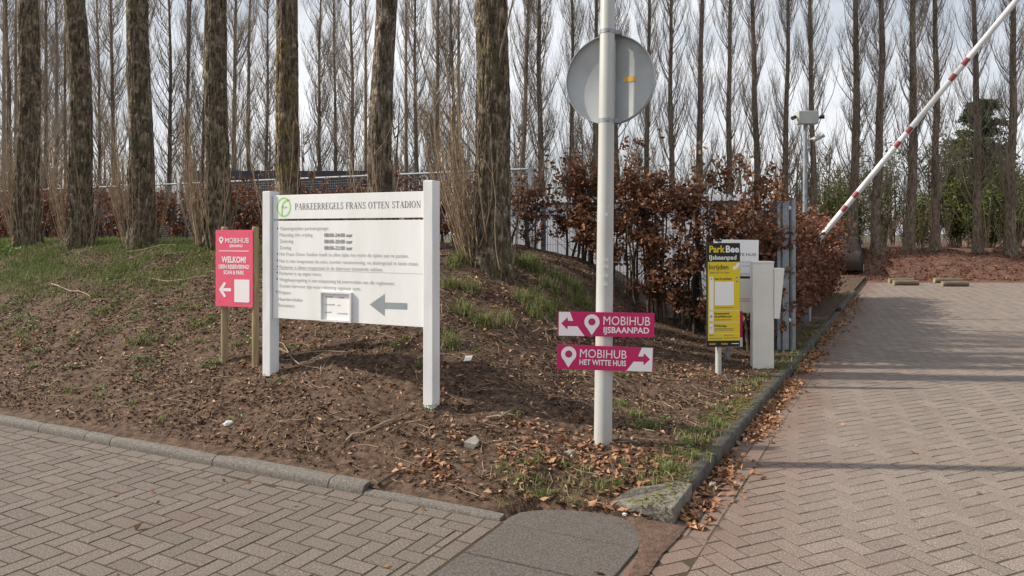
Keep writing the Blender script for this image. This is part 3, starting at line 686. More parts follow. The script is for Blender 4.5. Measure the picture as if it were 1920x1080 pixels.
a_, b_ = pk(440, 523), pk(469, 565); MB().box(((a_[0] + b_[0]) / 2, -.004, (a_[1] + b_[1]) / 2), (b_[0] - a_[0], .002, a_[1] - b_[1])).build('blank_sticker', M['print_white'], pp)
for px, py in ((409, 438), (468, 437.5), (409, 563.5), (468.5, 564.5)):
    x0, z0 = pk(px, py); MB().tube([(x0, -.001, z0), (x0, -.006, z0)], .004, 8).build('screw', M['steel'], pp)

# ------------------------------------------------------------------ round sign pole with two direction signs
pb = at(1130.5, 824, 5.05); g = gz(pb.x, pb.y)
pole = empty('sign_pole', (pb.x, pb.y, g)); tag(pole, 'tall light grey pole carrying a round sign and two magenta direction signs', 'sign pole')
pole.rotation_euler = (0, R(.62), 0)
H_ = 4.7
MB().tube([(0, 0, -.3), (0, 0, .62), (0, 0, .64), (0, 0, H_ - .02), (0, 0, H_)], [.064, .0625, .0605, .045, .038], 28).build('pole', M['grey_paint'], pole, smooth=True)
zc = EYE + (HZ - 149) / F * 5.12 - g
sa = R(-21)
rs = empty('round_sign_mount', (0, 0, 0)); bpy.data.objects.remove(rs)
disc = MB(); nn = 64; rad = .318
prof = [(0, 0.004), (rad - .012, .004), (rad - .004, 0), (rad - .004, -.034), (rad, -.036), (rad + .004, -.030), (rad + .004, .012), (rad - .02, .014), (0, .014)]
for r_, y_ in prof: disc.v += [(r_ * math.cos(6.28319 * k / nn), y_, r_ * math.sin(6.28319 * k / nn)) for k in range(nn)]
for i in range(len(prof) - 1):
    for k in range(nn): disc.f.append((i * nn + k, i * nn + (k + 1) % nn, (i + 1) * nn + (k + 1) % nn, (i + 1) * nn + k))
ds = disc.build('round_sign', M['alu'], pole, (.105 * math.sin(-sa), .105 * math.cos(sa), zc), (0, 0, sa), smooth=True)
MB().box((0, -.016, 0), (.085, .022, .56)).build('channel', M['alu'], ds, bevel=.006)
MB().box((.135, .0025, .0), (.085, .0015, .036)).build('sticker', M['orange'], ds)
for dz in (.318, -.305):
    MB().tube([(0, 0, zc + dz - .014), (0, 0, zc + dz + .014)], .0565 if dz < 0 else .0545, 24).build('clamp', M['steel'], pole, smooth=True)
    MB().box((.075, .03, zc + dz), (.06, .07, .03)).build('clamp_bracket', M['steel'], pole, bevel=.003)
    MB().tube([(.0, -.05, zc + dz), (.0, -.068, zc + dz)], .008, 8).build('bolt', M['steel'], pole)
def dir_sign(cx, cy, tilt):
    p = at(cx, cy, 4.98)
    s = MB().box((0, 0, 0), (.665, .005, .168)).build('direction_sign', M['magenta'], pole, (p.x - pb.x - .012, -.069, p.z - g), (0, tilt, 0))
    return s, 4.98 / F
up, k_ = dir_sign(1137.5, 608.3, R(.3)); cxy = (1137.5, 608.3)
def dl(px, py, c): return (px - c[0]) * k_, (c[1] - py) * k_
def dt(par, c, s, xa, xb, yb_, cap, bold): x0, z0 = dl(xa, yb_, c); x1, _ = dl(xb, yb_, c); lettering(par, s, x0, x1, z0, cap * k_, M['print_white'], bold, -.0045)
dt(up, cxy, 'MOBIHUB', 1132, 1219.5, 609, 16, 0); dt(up, cxy, 'IJSBAANPAD', 1132.5, 1218, 623.8, 10.6, .022)
x0, z0 = dl(1110.5, 604, cxy); flat_poly(up, 'map_pin', pin_polys(x0, z0, 14.3 * k_), M['print_white'], -.0045)
wl = [[(1048.5, 586), (1069, 586), (1075.5, 602.5), (1066, 602.5), (1064.5, 596), (1048.5, 596)], [(1048.5, 596), (1064.5, 596), (1053, 607.5), (1048.5, 607.5)], [(1048.5, 607.5), (1053, 607.5), (1064.5, 619), (1048.5, 619)], [(1048.5, 619), (1064.5, 619), (1065.5, 612.5), (1083.5, 612.5), (1097, 630.5), (1048.5, 630.5)]]
flat_poly(up, 'arrow_panel', [[dl(*p, cxy) for p in q] for q in wl], M['print_white'], -.0045)
lo, _ = dir_sign(1136, 671.8, R(1.25)); cxy2 = (1136, 671.8)
dt(lo, cxy2, 'MOBIHUB', 1088.5, 1176, 671.3, 15.5, 0); dt(lo, cxy2, 'HET WITTE HUIS', 1088, 1175.5, 685, 9.8, .022)
x0, z0 = dl(1067.5, 666, cxy2); flat_poly(lo, 'map_pin', pin_polys(x0, z0, 14.3 * k_), M['print_white'], -.0045)
mir = lambda p: (1136 + (1137.5 - p[0]) * .995, 671.8 + (p[1] - 608.3))
flat_poly(lo, 'arrow_panel', [[dl(*mir(p), cxy2) for p in q][::-1] for q in wl], M['print_white'], -.0045)
for k, (zz, ww) in enumerate([(388, 7), (402, 5), (487, 9), (500, 9), (517, 8), (533, 6)]):
    z_ = EYE + (HZ - zz) / F * 5 - g; MB().box((0, -.0535 - .0018 * k, z_), (ww / F * 5, .004, .022)).build('tape_scrap', M['paper'], pole)

# ------------------------------------------------------------------ yellow parking operator sign
q0 = at(1349, 703, 7.5); g = gz(q0.x, q0.y)
yb = empty('parking_info_sign', (q0.x, q0.y, g)); tag(yb, 'narrow yellow and black parking information sign on a grey tube', 'sign')
k7 = 7.5 / F
MB().tube([(0, .04, -.2), (0, .04, EYE + (HZ - 453) * k7 - g)], .031, 18).build('post', M['grey_paint'], yb, smooth=True)
MB().tube([(0, .04, EYE + (HZ - 453) * k7 - g + .002), (0, .04, EYE + (HZ - 449) * k7 - g)], .036, 18).build('post_cap', M['black'], yb)
pc = (1356.5, 553); Wy, Hy = 64 * k7, 195 * k7
py_ = MB().box((0, .012, 0), (Wy, .03, Hy)).build('panel', M['black'], yb, ((pc[0] - 1349) * k7, 0, EYE + (HZ - pc[1]) * k7 - g), (0, 0, R(4)), bevel=.006)
def yl(px, py): return (px - pc[0]) * k7, (pc[1] - py) * k7
def yrect(name, xa, ya, xb, yb_, m, y): a_, b_ = yl(xa, ya), yl(xb, yb_); return flat_poly(py_, name, [[(a_[0], b_[1]), (b_[0], b_[1]), (b_[0], a_[1]), (a_[0], a_[1])]], m, y)
yrect('yellow_field', 1326.3, 491, 1387.8, 638.5, M['yellow'], -.0042)
def yt_(s, xa, xb, yb_, cap, m, bold=.0): x0, z0 = yl(xa, yb_); x1, _ = yl(xb, yb_); lettering(py_, s, x0, x1, z0, cap * k7, m, bold, -.0065)
yt_('Park', 1329, 1359, 473, 12, M['yellow'], .03); yt_('Bee', 1360.5, 1386, 473, 12, M['print_white'], .03); yt_('IJsbaanpad', 1329, 1381, 486.5, 8, M['print_white'], .02)
yt_('Inrijden', 1328.5, 1365.5, 505, 9, M['ink'], .01); yt_('Opties om in te rijden', 1328.5, 1368, 512.5, 4, M['ink_mid'])
yt_('Scan en parkeer', 1338.5, 1372, 524.5, 4.2, M['ink'], .02)
yt_('Gereserveerd', 1338.5, 1367, 589.5, 4, M['ink'], .02); yt_('via parkbee.com', 1338.5, 1372, 595, 4, M['ink'], .02); yt_('Parkeerapp', 1338.5, 1362, 612.5, 4, M['ink'], .02)
yrect('blank_sticker', 1339.5, 528, 1376, 572.5, M['print_white'], -.0055)
for a_, b_ in ((519, 581), (583.5, 602), (606.5, 624.5)): yrect('letter_tab', 1329, a_, 1337, b_, M['print_white'], -.0052)
for s, y_ in (('A', 525), ('B', 595.5), ('C', 617)): yt_(s, 1331.2, 1335, y_, 4.4, M['ink_mid'], .01)
for y_ in (582, 604, 625.3): yrect('rule_line', 1328, y_, 1387, y_ + .6, M['print_white'], -.0052)
for xa, ya, xb in ((1338.5, 576.3, 1375), (1338.5, 599, 1372), (1338.5, 615.5, 1375), (1338.5, 618.3, 1376), (1328, 628.2, 1338), (1357, 627.8, 1376), (1328, 633.8, 1354), (1357, 633, 1384)):
    yrect('fine_print', xa, ya, xb, ya + 1.2, M['ink_mid'], -.0052)
flat_poly(py_, 'swoosh', ring_poly(yl(1374, 493)[0], yl(0, 493)[1], .075, .072, .034, -88, 0, 14), M['print_white'], -.0052)
yrect('phone_icon', 1380.5, 520, 1383.8, 528.5, M['ink'], -.0052); yrect('phone_screen', 1381.2, 521.5, 1383.1, 527, M['print_white'], -.006)
yt_('ParkBee', 1352, 1364, 645.8, 3, M['yellow'], .02); yrect('fine_print', 1329, 643.8, 1341, 645.6, M['yellow'], -.0045); yrect('fine_print', 1372, 643.6, 1386, 644.8, M['print_white'], -.0045)

# ------------------------------------------------------------------ white notice panels behind it
Yw = 8.3; kw = Yw / F; q0 = at(1366, 665, Yw); g = gz(q0.x, q0.y)
wn = empty('notice_sign', (q0.x, q0.y, g)); tag(wn, 'white notice panels half hidden behind the yellow parking sign', 'sign')
MB().tube([(0, .03, -.2), (0, .03, EYE + (HZ - 452) * kw - g)], .03, 14).build('post', M['steel'], wn, smooth=True)
def wl_(px, py): return (px - 1366) * kw, EYE + (HZ - py) * kw - g
def wpanel(name, xa, ya, xb, yb_, m, y=-.01, rot=0):
    a_, b_ = wl_(xa, ya), wl_(xb, yb_)
    return MB().box((0, 0, 0), (b_[0] - a_[0], .006, a_[1] - b_[1])).build(name, m, wn, ((a_[0] + b_[0]) / 2, y, (a_[1] + b_[1]) / 2), (0, rot, 0))
u_ = wpanel('upper_panel', 1337, 449.5, 1421.5, 517.5, M['print_white'], rot=R(.8)); wpanel('clamp_bar', 1374, 518, 1410, 521, M['black'], -.006)
l_ = wpanel('lower_panel', 1345, 522, 1414, 585.5, M['cream'], -.01, R(1.2)); wpanel('direction_panel', 1340, 583, 1391, 632, M['magenta'], -.022); wpanel('direction_panel_end', 1340, 632.2, 1391, 650, M['print_white'], -.022)
def wt(par, s, xa, xb, yb_, cap, m, c, bold=0): lettering(par, s, (xa - c[0]) * kw, (xb - c[0]) * kw, (c[1] - yb_) * kw, cap * kw, m, bold, -.0045)
cu_ = (1379.25, 483.5)
wt(u_, 'HET WITTE HUIS', 1349, 1417, 479.5, 5.2, M['ink_mid'], cu_, .015); wt(u_, 'VOOR LEDEN EN', 1364, 1418, 493, 3.8, M['ink_grey'], cu_); wt(u_, 'WITTE HUIS', 1378, 1409, 500, 3.8, M['ink_grey'], cu_); wt(u_, 'NG PARKEREN', 1386, 1414, 515, 3.6, M['ink_grey'], cu_)
for ya in (560, 564): flat_poly(l_, 'fine_print', [[((xa - 1379.5) * kw, (553.75 - ya + dy) * kw) for xa, dy in ((1375, 0), (1407, -.6), (1407, .4), (1375, 1))]], M['ink_red'], -.0042)

# ------------------------------------------------------------------ cream pillar with reader hood
Yp = 7.95; kp = Yp / F; q0 = at(1431, 690, Yp); g = gz(q0.x, q0.y)
pil = empty('ticket_pillar', (q0.x, q0.y, g), R(-9)); tag(pil, 'cream white ticket pillar with slanted reader hood beside the kerb', 'pillar')
top = EYE + (HZ - 493) * kp - g
MB().box((0, .08, top / 2 - .1), (.225, .17, top + .2)).build('body', M['cream'], pil, bevel=.006)
MB().box((0, .08, top + .006), (.235, .18, .02)).build('lid', M['cream'], pil, bevel=.004)
hz0, hz1 = EYE + (HZ - 597) * kp - g, EYE + (HZ - 503) * kp - g
hd = MB(); hd.add([(.114, -.02, hz0), (.170, -.02, hz0), (.222, -.02, hz1), (.114, -.02, hz1), (.114, .15, hz0), (.170, .15, hz0), (.222, .15, hz1), (.114, .15, hz1)], [(0, 1, 2, 3), (7, 6, 5, 4), (0, 4, 5, 1), (1, 5, 6, 2), (2, 6, 7, 3), (3, 7, 4, 0)])
hd.build('reader_hood', M['cream'], pil, bevel=.006)
for zz in (510, 540, 576, 652):
    z_ = EYE + (HZ - zz) * kp - g; MB().tube([(.0, -.003, z_), (.0, -.009, z_)], .014, 12).build('rivet', M['cream'], pil)

# ------------------------------------------------------------------ steel gate post with tube
Yg_ = 9.2; kg = Yg_ / F; q0 = at(1466, 655, Yg_); g = gz(q0.x, q0.y)
gp = empty('gate_post', (q0.x, q0.y, g)); tag(gp, 'galvanised steel gate post with round tube bracketed beside it', 'post')
gt = EYE + (HZ - 378) * kg - g
MB().box((-.045, .06, gt / 2 - .1), (.085, .13, gt + .2), Matrix.Rotation(R(20), 3, 'Z')).build('channel_post', M['steel'], gp, bevel=.004)
MB().box((.045, .03, gt / 2 - .1), (.085, .09, gt + .2)).build('square_post', M['steel'], gp, bevel=.004)
tt = EYE + (HZ - 371) * kg - g; tb = EYE + (HZ - 632) * kg - g
MB().tube([(.135, .0, -.1), (.135, .0, tt)], .039, 18).build('tube', M['steel'], gp, smooth=True)
for zz in (390, 600):
    z_ = EYE + (HZ - zz) * kg - g; MB().tube([(.08, .0, z_), (.13, .0, z_)], .03, 12).build('bracket', M['white'], gp, smooth=True)
for zz in (405, 450, 560): 
    z_ = EYE + (HZ - zz) * kg - g; MB().tube([(.045, -.012, z_), (.045, -.026, z_)], .012, 8).build('bolt', M['steel'], gp)

# ------------------------------------------------------------------ camera pole
Yc = 13.5; kc = Yc / F; q0 = at(1508, 560, Yc); g = gz(q0.x, q0.y)
cp = empty('camera_pole', (q0.x, q0.y, g)); tag(cp, 'tall grey pole with junction box and small cameras behind the hedge', 'camera pole')
zt = EYE + (HZ - 233) * kc - g
MB().tube([(0, 0, -.3), (.02, 0, zt)], [.046, .038], 16).build('pole', M['steel'], cp, smooth=True)
bx = .025; zb_ = EYE + (HZ - 222) * kc - g
box_ = MB().box((bx, -.07, zb_), (.37, .16, .24)).build('junction_box', M['grey_paint'], cp, bevel=.012)
for sx in (-1, 1):
    cm = MB().tube([(bx + sx * .185, -.06, zb_ + .01), (bx + sx * .235, -.06, zb_ + .01), (bx + sx * .235, -.10, zb_ + .01), (bx + sx * .30, -.13, zb_ + (.01 if sx > 0 else -.02))], [.016, .016, .034, .038], 10).build('camera', M['black'], cp, smooth=True)
arm = MB().tube([(.03, 0, zb_ - .42), (.14, -.05, zb_ - .39), (.2, -.08, zb_ - .37)], .022, 10).build('camera_arm', M['grey_paint'], cp, smooth=True)
MB().tube([(.13, -.09, zb_ - .42), (.30, -.16, zb_ - .32)], [.045, .05], 12).build('bullet_camera', M['grey_paint'], cp, smooth=True)
for sx in (-1, 1):
    for sz in (-1, 1): MB().tube([(bx + sx * .155, -.152, zb_ + sz * .09), (bx + sx * .155, -.157, zb_ + sz * .09)], .009, 8).build('screw', M['steel'], box_)
MB().tube([(bx, -.02, zb_ + .12), (bx, -.02, zb_ + .45)], .005, 6).build('antenna', M['steel'], cp)

# ------------------------------------------------------------------ boom barrier
Bb = at(1537, 447, 12.0); g = gz(Bb.x, Bb.y)
bar = empty('boom_barrier', (Bb.x, Bb.y, g)); tag(bar, 'open boom barrier, white arm with red bands rising over the road', 'barrier')
MB().box((-.16, .3, .52), (.24, .24, 1.04), Matrix.Rotation(TA - R(90), 3, 'Z')).build('housing', M['steel'], bar, bevel=.01)
MB().box((-.16, .3, 1.06), (.27, .27, .04), Matrix.Rotation(TA - R(90), 3, 'Z')).build('housing_lid', M['steel'], bar, bevel=.01)
d_ = Vector((.878 * 2.70, -.479 * 2.70, 3.55)).normalized(); o_ = Vector((0, 0, Bb.z - g))
arm = MB().tube([o_ - d_ * .25, o_, o_ + d_ * 2.5, o_ + d_ * 5.3], [.044, .044, .044, .042], 20).build('boom_arm', M['white'], bar, smooth=True)
def on_arm(px, py):
    best = min((abs((960 + F * (Bb.x + d_.x * t) / (Bb.y + d_.y * t)) - px), t) for t in np.arange(0, 5.3, .01)); return best[1]
for (xa, xb) in ((1579, 1587), (1600, 1609), (1678, 1687), (1700, 1709), (1781, 1791), (1805, 1815)):
    t0, t1 = on_arm(xa, 0), on_arm(xb, 0)
    fr_ = Vector((-.35, -.93, 0)); fr_ = (fr_ - d_ * fr_.dot(d_)).normalized(); sd_ = d_.cross(fr_); mb = MB(); na_ = 8
    for t_ in (t0, t1): mb.v += [tuple(o_ + d_ * t_ + (fr_ * math.cos(R(q)) + sd_ * math.sin(R(q))) * .0448) for q in np.linspace(-62, 48, na_)]
    mb.f += [(k, k + 1, na_ + k + 1, na_ + k) for k in range(na_ - 1)]; mb.build('red_band', M['red'], arm, smooth=True)
piv = MB().tube([o_ + Vector((-.10, .03, -.02)), o_ + Vector((.0, -.03, -.02))], .09, 16).build('pivot_hub', M['black'], bar, smooth=True)

# ------------------------------------------------------------------ poplars
def crown_data(seed, H, z0, n1=70, spread=1.0, thick=1.0, lmax=3.6, n2=7, n3=3, p0=50):
    global rng
    keep = rng; rng = np.random.default_rng(seed)
    zz = np.sort(rng.uniform(z0, H * .97, n1)); az = rng.uniform(0, 6.283, n1)
    Ln = (1.1 + (lmax - 1.1) * rng.uniform(.3, 1, n1)) * (1 - .62 * (zz - z0) / (H - z0))
    P1 = grow(np.stack([0 * zz, 0 * zz, zz], -1), az, Ln, R(p0) * spread * rng.uniform(.7, 1.15, n1), R(9) * spread * rng.uniform(.2, 1.8, n1), 8)
    r1 = (.011 + .008 * Ln)[:, None] * thick * np.linspace(1, .22, 8)[None]
    parts = [batch_tubes(P1, r1, 4)]
    m2 = n1 * n2; pi = rng.integers(0, n1, m2); si = rng.uniform(.12, .95, m2) * 7; i0 = si.astype(int); fr = (si - i0)[:, None]
    S2 = P1[pi, i0] * (1 - fr) + P1[pi, np.minimum(i0 + 1, 7)] * fr
    L2 = Ln[pi] * rng.uniform(.16, .42, m2)
    P2 = grow(S2, rng.uniform(0, 6.283, m2), L2, R(42) * spread * rng.uniform(.5, 1.2, m2), R(12) * spread * rng.uniform(0, 2, m2), 5)
    parts.append(batch_tubes(P2, (.0065 * thick + .002 * L2)[:, None] * np.linspace(1, .3, 5)[None], 3))
    m3 = m2 * n3; pj = rng.integers(0, m2, m3); sj = rng.integers(1, 5, m3)
    L3 = rng.uniform(.2, .6, m3)
    P3 = grow(P2[pj, sj], rng.uniform(0, 6.283, m3), L3, R(40) * spread * rng.uniform(.4, 1.3, m3), R(12) * spread * rng.uniform(0, 2, m3), 3)
    parts.append(batch_tubes(P3, np.full((m3, 1), .0042 * thick) * np.linspace(1, .5, 3)[None], 3))
    rng = keep
    return join(parts)
def trunk_geo(H, r0, r1, seed, nz_=140, na=48, flare=.35, amp=.05, lean=(0, 0), zdense=6.0):
    zs = np.concatenate([np.linspace(-.4, zdense, nz_), np.linspace(zdense + .3, H, 24)]); th = np.arange(na) * 2 * np.pi / na
    V = np.zeros((len(zs), na, 3)); rs = random.Random(seed); ph = [rs.uniform(0, 6.28) for _ in range(8)]
    knobs = [(rs.uniform(0, 6.28), rs.uniform(.5, 5.5), rs.uniform(.3, .8)) for _ in range(7)]
    for i, z in enumerate(zs):
        t = max(z, 0) / H; base = r0 + (r1 - r0) * t ** .8
        fl = flare * r0 * math.exp(-max(z, -.1) / .38)
        wx = .05 * math.sin(z * .55 + ph[0]) + .025 * math.sin(z * 1.5 + ph[1]) + lean[0] * z; wy = .05 * math.sin(z * .5 + ph[2]) + lean[1] * z
        wx -= .05 * math.sin(ph[0]); 
        for j, a in enumerate(th):
            c, s = math.cos(a), math.sin(a)
            ridge = noise.noise(Vector((c * 3.2 + seed, s * 3.2, z * .55))) + .8 * noise.noise(Vector((c * 8.5, s * 8.5 + seed, z * 1.3)))
            wv = .35 * noise.noise(Vector((c * 2, s * 2 + seed, z * 2.2)))
            fis = min(abs(noise.noise(Vector((c * 7 + seed * 2 + wv, s * 7 + wv, z * 1.5)))) * 4, 1) * .6 + min(abs(noise.noise(Vector((c * 14 + seed * 3 + wv, s * 14 - wv, z * 3.4)))) * 4, 1) * .4
            r = base + fl * (1 + .45 * math.sin(a * 4 + ph[3]) + .3 * math.sin(a * 7 + ph[4]))
            r *= 1 + amp * .7 * ridge + amp * 1.1 * fis - amp * .7
            for ka, kz, ks in knobs:
                d = ((math.remainder(a - ka, 6.28319)) / .5) ** 2 + ((z - kz) / .22) ** 2
                if d < 4: r += r0 * .22 * ks * math.exp(-d)
            V[i, j] = (wx + c * r, wy + s * r, z)
    n = len(zs); i = np.arange(n - 1)[:, None] * na; j = np.arange(na)[None]; j2 = (j + 1) % na
    Fc = np.stack([i + j, i + j2, i + na + j2, i + na + j], -1).reshape(-1, 4)
    return V.reshape(-1, 3), Fc
def shoots_geo(n, r0, side, h0, h1, seed, width=.35, spread=18):
    """upright suckers round the foot of a trunk; side = azimuth they gather at"""
    global rng
    keep = rng; rng = np.random.default_rng(seed)
    az = side + rng.normal(0, width, n); rr = r0 * rng.uniform(1.0, 1.35, n)
    S = np.stack([np.cos(az) * rr, np.sin(az) * rr, rng.uniform(-.1, .35, n)], -1)
    Ln = rng.uniform(h0, h1, n)
    P = grow(S, az + rng.normal(0, .5, n), Ln, R(spread) * rng.uniform(.2, 1.5, n), R(4) * rng.uniform(-.5, 1.5, n), 7, .03)
    parts = [batch_tubes(P, (.0045 + .0016 * Ln)[:, None] * np.linspace(1, .3, 7)[None], 4)]
    m = n * 3; pi = rng.integers(0, n, m); k = rng.integers(2, 6, m)
    P2 = grow(P[pi, k], rng.uniform(0, 6.28, m), rng.uniform(.2, .7, m), R(35) * rng.uniform(.4, 1.2, m), R(8) * rng.uniform(0, 1, m), 4, .03)
    parts.append(batch_tubes(P2, np.full((m, 1), .0032) * np.linspace(1, .5, 4)[None], 3))
    rng = keep
    return join(parts)
CR_big = [np_mesh('crown', *crown_data(100 + k, 19, 5.2, 30, 1.0, 1.3, 4.5, 6, 2, 48), M['branch']) for k in range(2)]
words = ['leftmost', 'second', 'third', 'fourth', 'fifth', 'sixth']
front = [(56, 447, 12.1, 42, M['bark'], .8), (150, 449, 11.4, 44, M['bark'], .8), (268, 450, 10.9, 47, M['bark'], .9), (404, 446, 10.2, 47, M['bark'], .7), (541, 440, 9.6, 47, M['bark_moss'], .3), (712, 440, 9.0, 47, M['bark_pale'], .3), (925, 485, 8.3, 70, M['bark'], 1.0)]
FRONT_X = []
for k, (px, py, Y, wpx, m_, sh) in enumerate(front):
    x = (px - 960) / F * Y; r = wpx / F * Y / 2; g = gz(x, Y)
    t = empty('poplar_tree', (x, Y, g), 0)
    lab = 'thickest rough barked poplar trunk with a knot hole, just left of the round sign pole' if k == 6 else ('%s thick poplar trunk %s in the front row along the mound' % (words[k], 'from the left' if k else 'of all')) if k < 4 else ('yellow mossy poplar trunk behind the left half of the white board' if k == 4 else 'pale grey poplar trunk behind the right half of the white board')
    tag(t, lab, 'tree', 'poplars in the front row on the mound'); FRONT_X.append(px)
    V, Fc = trunk_geo(19, r * .95, .05, 11 + k * 7, amp=.12 if k == 6 else .11, flare=.28 if k != 6 else .22, na=128 if k == 6 else 96, nz_=260)
    link('trunk', np_mesh('trunk', V, Fc, m_, smooth=True), t)
    link('crown', CR_big[k % 2], t, rot=(0, 0, k * 1.3))
    if sh > .5:
        V, Fc = shoots_geo(70 if k == 6 else 30, r, R(182) if k == 6 else R(195), .8, 2.5 if k == 6 else 2.2, 50 + k, .32, 24 if k == 6 else 15); link('shoots', np_mesh('shoots', V, Fc, M['shoot']), t)
        V, Fc = shoots_geo(5 if k == 6 else 14, r, R(-60), .5, 1.8, 80 + k, 1.0, 16); link('shoots', np_mesh('shoots', V, Fc, M['shoot']), t)
    else:
        V, Fc = shoots_geo(14, r, R(190), .6, 2.2, 50 + k, 1.2); link('shoots', np_mesh('shoots', V, Fc, M['shoot']), t)
    if k in (0, 1, 3, 6):               # low limbs that show at the top of the picture
        lim = {0: [(4.5, 150, 2.6), (4.7, 20, 2.4)], 1: [(4.4, 25, 2.2)], 3: [(3.9, 10, 2.6)], 6: [(1.25, 186, 2.4), (2.3, -60, 1.6)]}[k]
        rngk = rng; rng = np.random.default_rng(5 + k)
        S = np.array([(math.cos(R(a)) * r * .7, math.sin(R(a)) * r * .7, z) for z, a, l in lim]); azs = np.array([R(a) for _, a, _ in lim]); Ls = np.array([l for *_, l in lim])
        P = grow(S, azs, Ls, np.full(len(lim), R(50 if k != 6 else 38)), np.full(len(lim), R(6 if k != 6 else 2)), 9, .05)
        parts = [batch_tubes(P, np.full((len(lim), 1), .036 if k != 6 else .015) * np.linspace(1, .25, 9)[None], 6)]
        mm = 14 * len(lim); pi = rng.integers(0, len(lim), mm); kk = rng.integers(2, 9, mm)
        P2 = grow(P[pi, kk], rng.uniform(0, 6.28, mm), rng.uniform(.4, 1.2, mm), R(45) * rng.uniform(.5, 1, mm), R(10) * rng.uniform(0, 1, mm), 5, .05)
        parts.append(batch_tubes(P2, np.full((mm, 1), .007) * np.linspace(1, .3, 5)[None], 3)); rng = rngk
        link('limb', np_mesh('limb', *join(parts), M['branch']), t)
# far row
far_tr = []
for s in range(3):
    V, Fc = trunk_geo(17, .21, .03, 300 + s * 13, nz_=50, na=16, amp=.06, zdense=12); far_tr.append(np_mesh('trunk', V, Fc, M['far_bark'], smooth=True))
far_cr = [np_mesh('crown', *crown_data(200 + s, 17, 1.4, 105, .74, .75, 3.0, 9, 4, 52), M['branch']) for s in range(4)]
left_x = [20, 82, 103, 122, 189, 221, 243, 320, 351, 376, 440, 464, 498, 598, 629, 662, 780, 811, 858, 889]
right_x = [973, 1015, 1069, 1119, 1160, 1213, 1260, 1312, 1367, 1422, 1472, 1525, 1600, 1643, 1705, 1755, 1832, 1893]
ordw = ['first', 'second', 'third', 'fourth', 'fifth', 'sixth', 'seventh', 'eighth', 'ninth', 'tenth', 'eleventh', 'twelfth', 'thirteenth', 'fourteenth', 'fifteenth', 'sixteenth', 'seventeenth', 'eighteenth']
gapc = {}
for i, px in enumerate(left_x + right_x):
    left = px < 960
    Y = (30.5 + random.uniform(-2.5, 5)) if left else 29.3 - .9 * (px - 973) / 920 + random.uniform(-.3, .3)
    x = (px - 960) / F * Y; g = float(bank_z(x, Y)) if x > 3 else -.05
    t = empty('poplar_tree', (x, Y, g)); sc = (.58 if left else .7) * random.uniform(.75, 1.2)
    if px > 1560: sc *= 1.25
    if left:
        gi = sum(1 for f_ in FRONT_X if f_ < px); gapc[gi] = gapc.get(gi, 0) + 1
        fn = ['first', 'second', 'third', 'fourth', 'fifth', 'sixth', 'seventh']
        lab = 'slim bare far poplar left of the first thick trunk' if gi == 0 else 'slim bare far poplar, %s in the gap between the %s and %s thick trunks' % (ordw[gapc[gi] - 1], fn[gi - 1], fn[gi] if gi < 7 else 'last')
        if gi == 7: lab = 'slim bare far poplar right behind the thickest trunk'
    else:
        lab = 'slim bare poplar in the far row, %s from the right edge' % ordw[len(right_x) - 1 - (i - len(left_x))]
    tag(t, lab, 'tree', 'slim bare poplars in the far row')
    tr = link('trunk', far_tr[i % 3], t, rot=(0, 0, i * 1.7)); tr.scale = (sc, sc, 1)
    c = link('crown', far_cr[i % 4], t, rot=(0, 0, i * 2.1)); hs = random.uniform(.95, 1.3) if left else random.uniform(.85, 1.12); c.scale = (hs, hs, random.uniform(.92, 1.08)); t.rotation_euler = (random.gauss(0, .014), random.gauss(0, .018), 0)
    if px > 1560:
        V, Fc = shoots_geo(22, .28, R(-90), .6, 2.4, 400 + i, 1.5, 18); V = np.asarray(V); link('shoots', np_mesh('shoots', V, Fc, M['shoot']), t)
# far wood: a brown mass of bare trees beyond (reads as one)
def bare_tree(seed, H):
    V, Fc = crown_data(seed, H, H * .12, 24, 1.15, 1.8, H * .42, 6, 2, 50)
    n = 7; P = np.zeros((1, n, 3)); P[0, :, 2] = np.linspace(-.2, H, n); P[0, 1:, 0] = np.cumsum(np.random.default_rng(seed).normal(0, .08, n - 1))
    return join([(V, Fc), batch_tubes(P, np.linspace(.13, .02, n)[None], 6)])
tmpl = [bare_tree(600 + s, 9) for s in range(4)]
parts = []
for i in range(50):
    V, Fc = tmpl[i % 4]; Y = random.uniform(37, 58); x = random.uniform(-.78, .78) * Y; s = random.uniform(.62, 1.05) * (1.0 if x < 0 else .88); a = random.uniform(0, 6.28)
    Rm = np.array([[math.cos(a), -math.sin(a), 0], [math.sin(a), math.cos(a), 0], [0, 0, 1]])
    parts.append((V @ Rm.T * np.array([s, s, s]) + np.array([x, Y, 0.0]), Fc))
low = [bare_tree(650 + s, 5) for s in range(3)]
for i in range(36):
    V, Fc = low[i % 3]; Y = random.uniform(35, 44); x = random.uniform(-.1, .78) * Y; s = random.uniform(.6, 1.1); a = random.uniform(0, 6.28)
    Rm = np.array([[math.cos(a), -math.sin(a), 0], [math.sin(a), math.cos(a), 0], [0, 0, 1]]); parts.append((V @ Rm.T * s + np.array([x, Y, .6 if x > 3 else 0]), Fc))
M['wood_far'] = mat('far bare twigs', (.10, .08, .06), (.16, .13, .10), .3, .95)
tag(link('far_wood', np_mesh('far_wood', *join(parts), M['wood_far'])), 'brown mass of bare trees far behind the poplars', 'wood', kind='stuff')
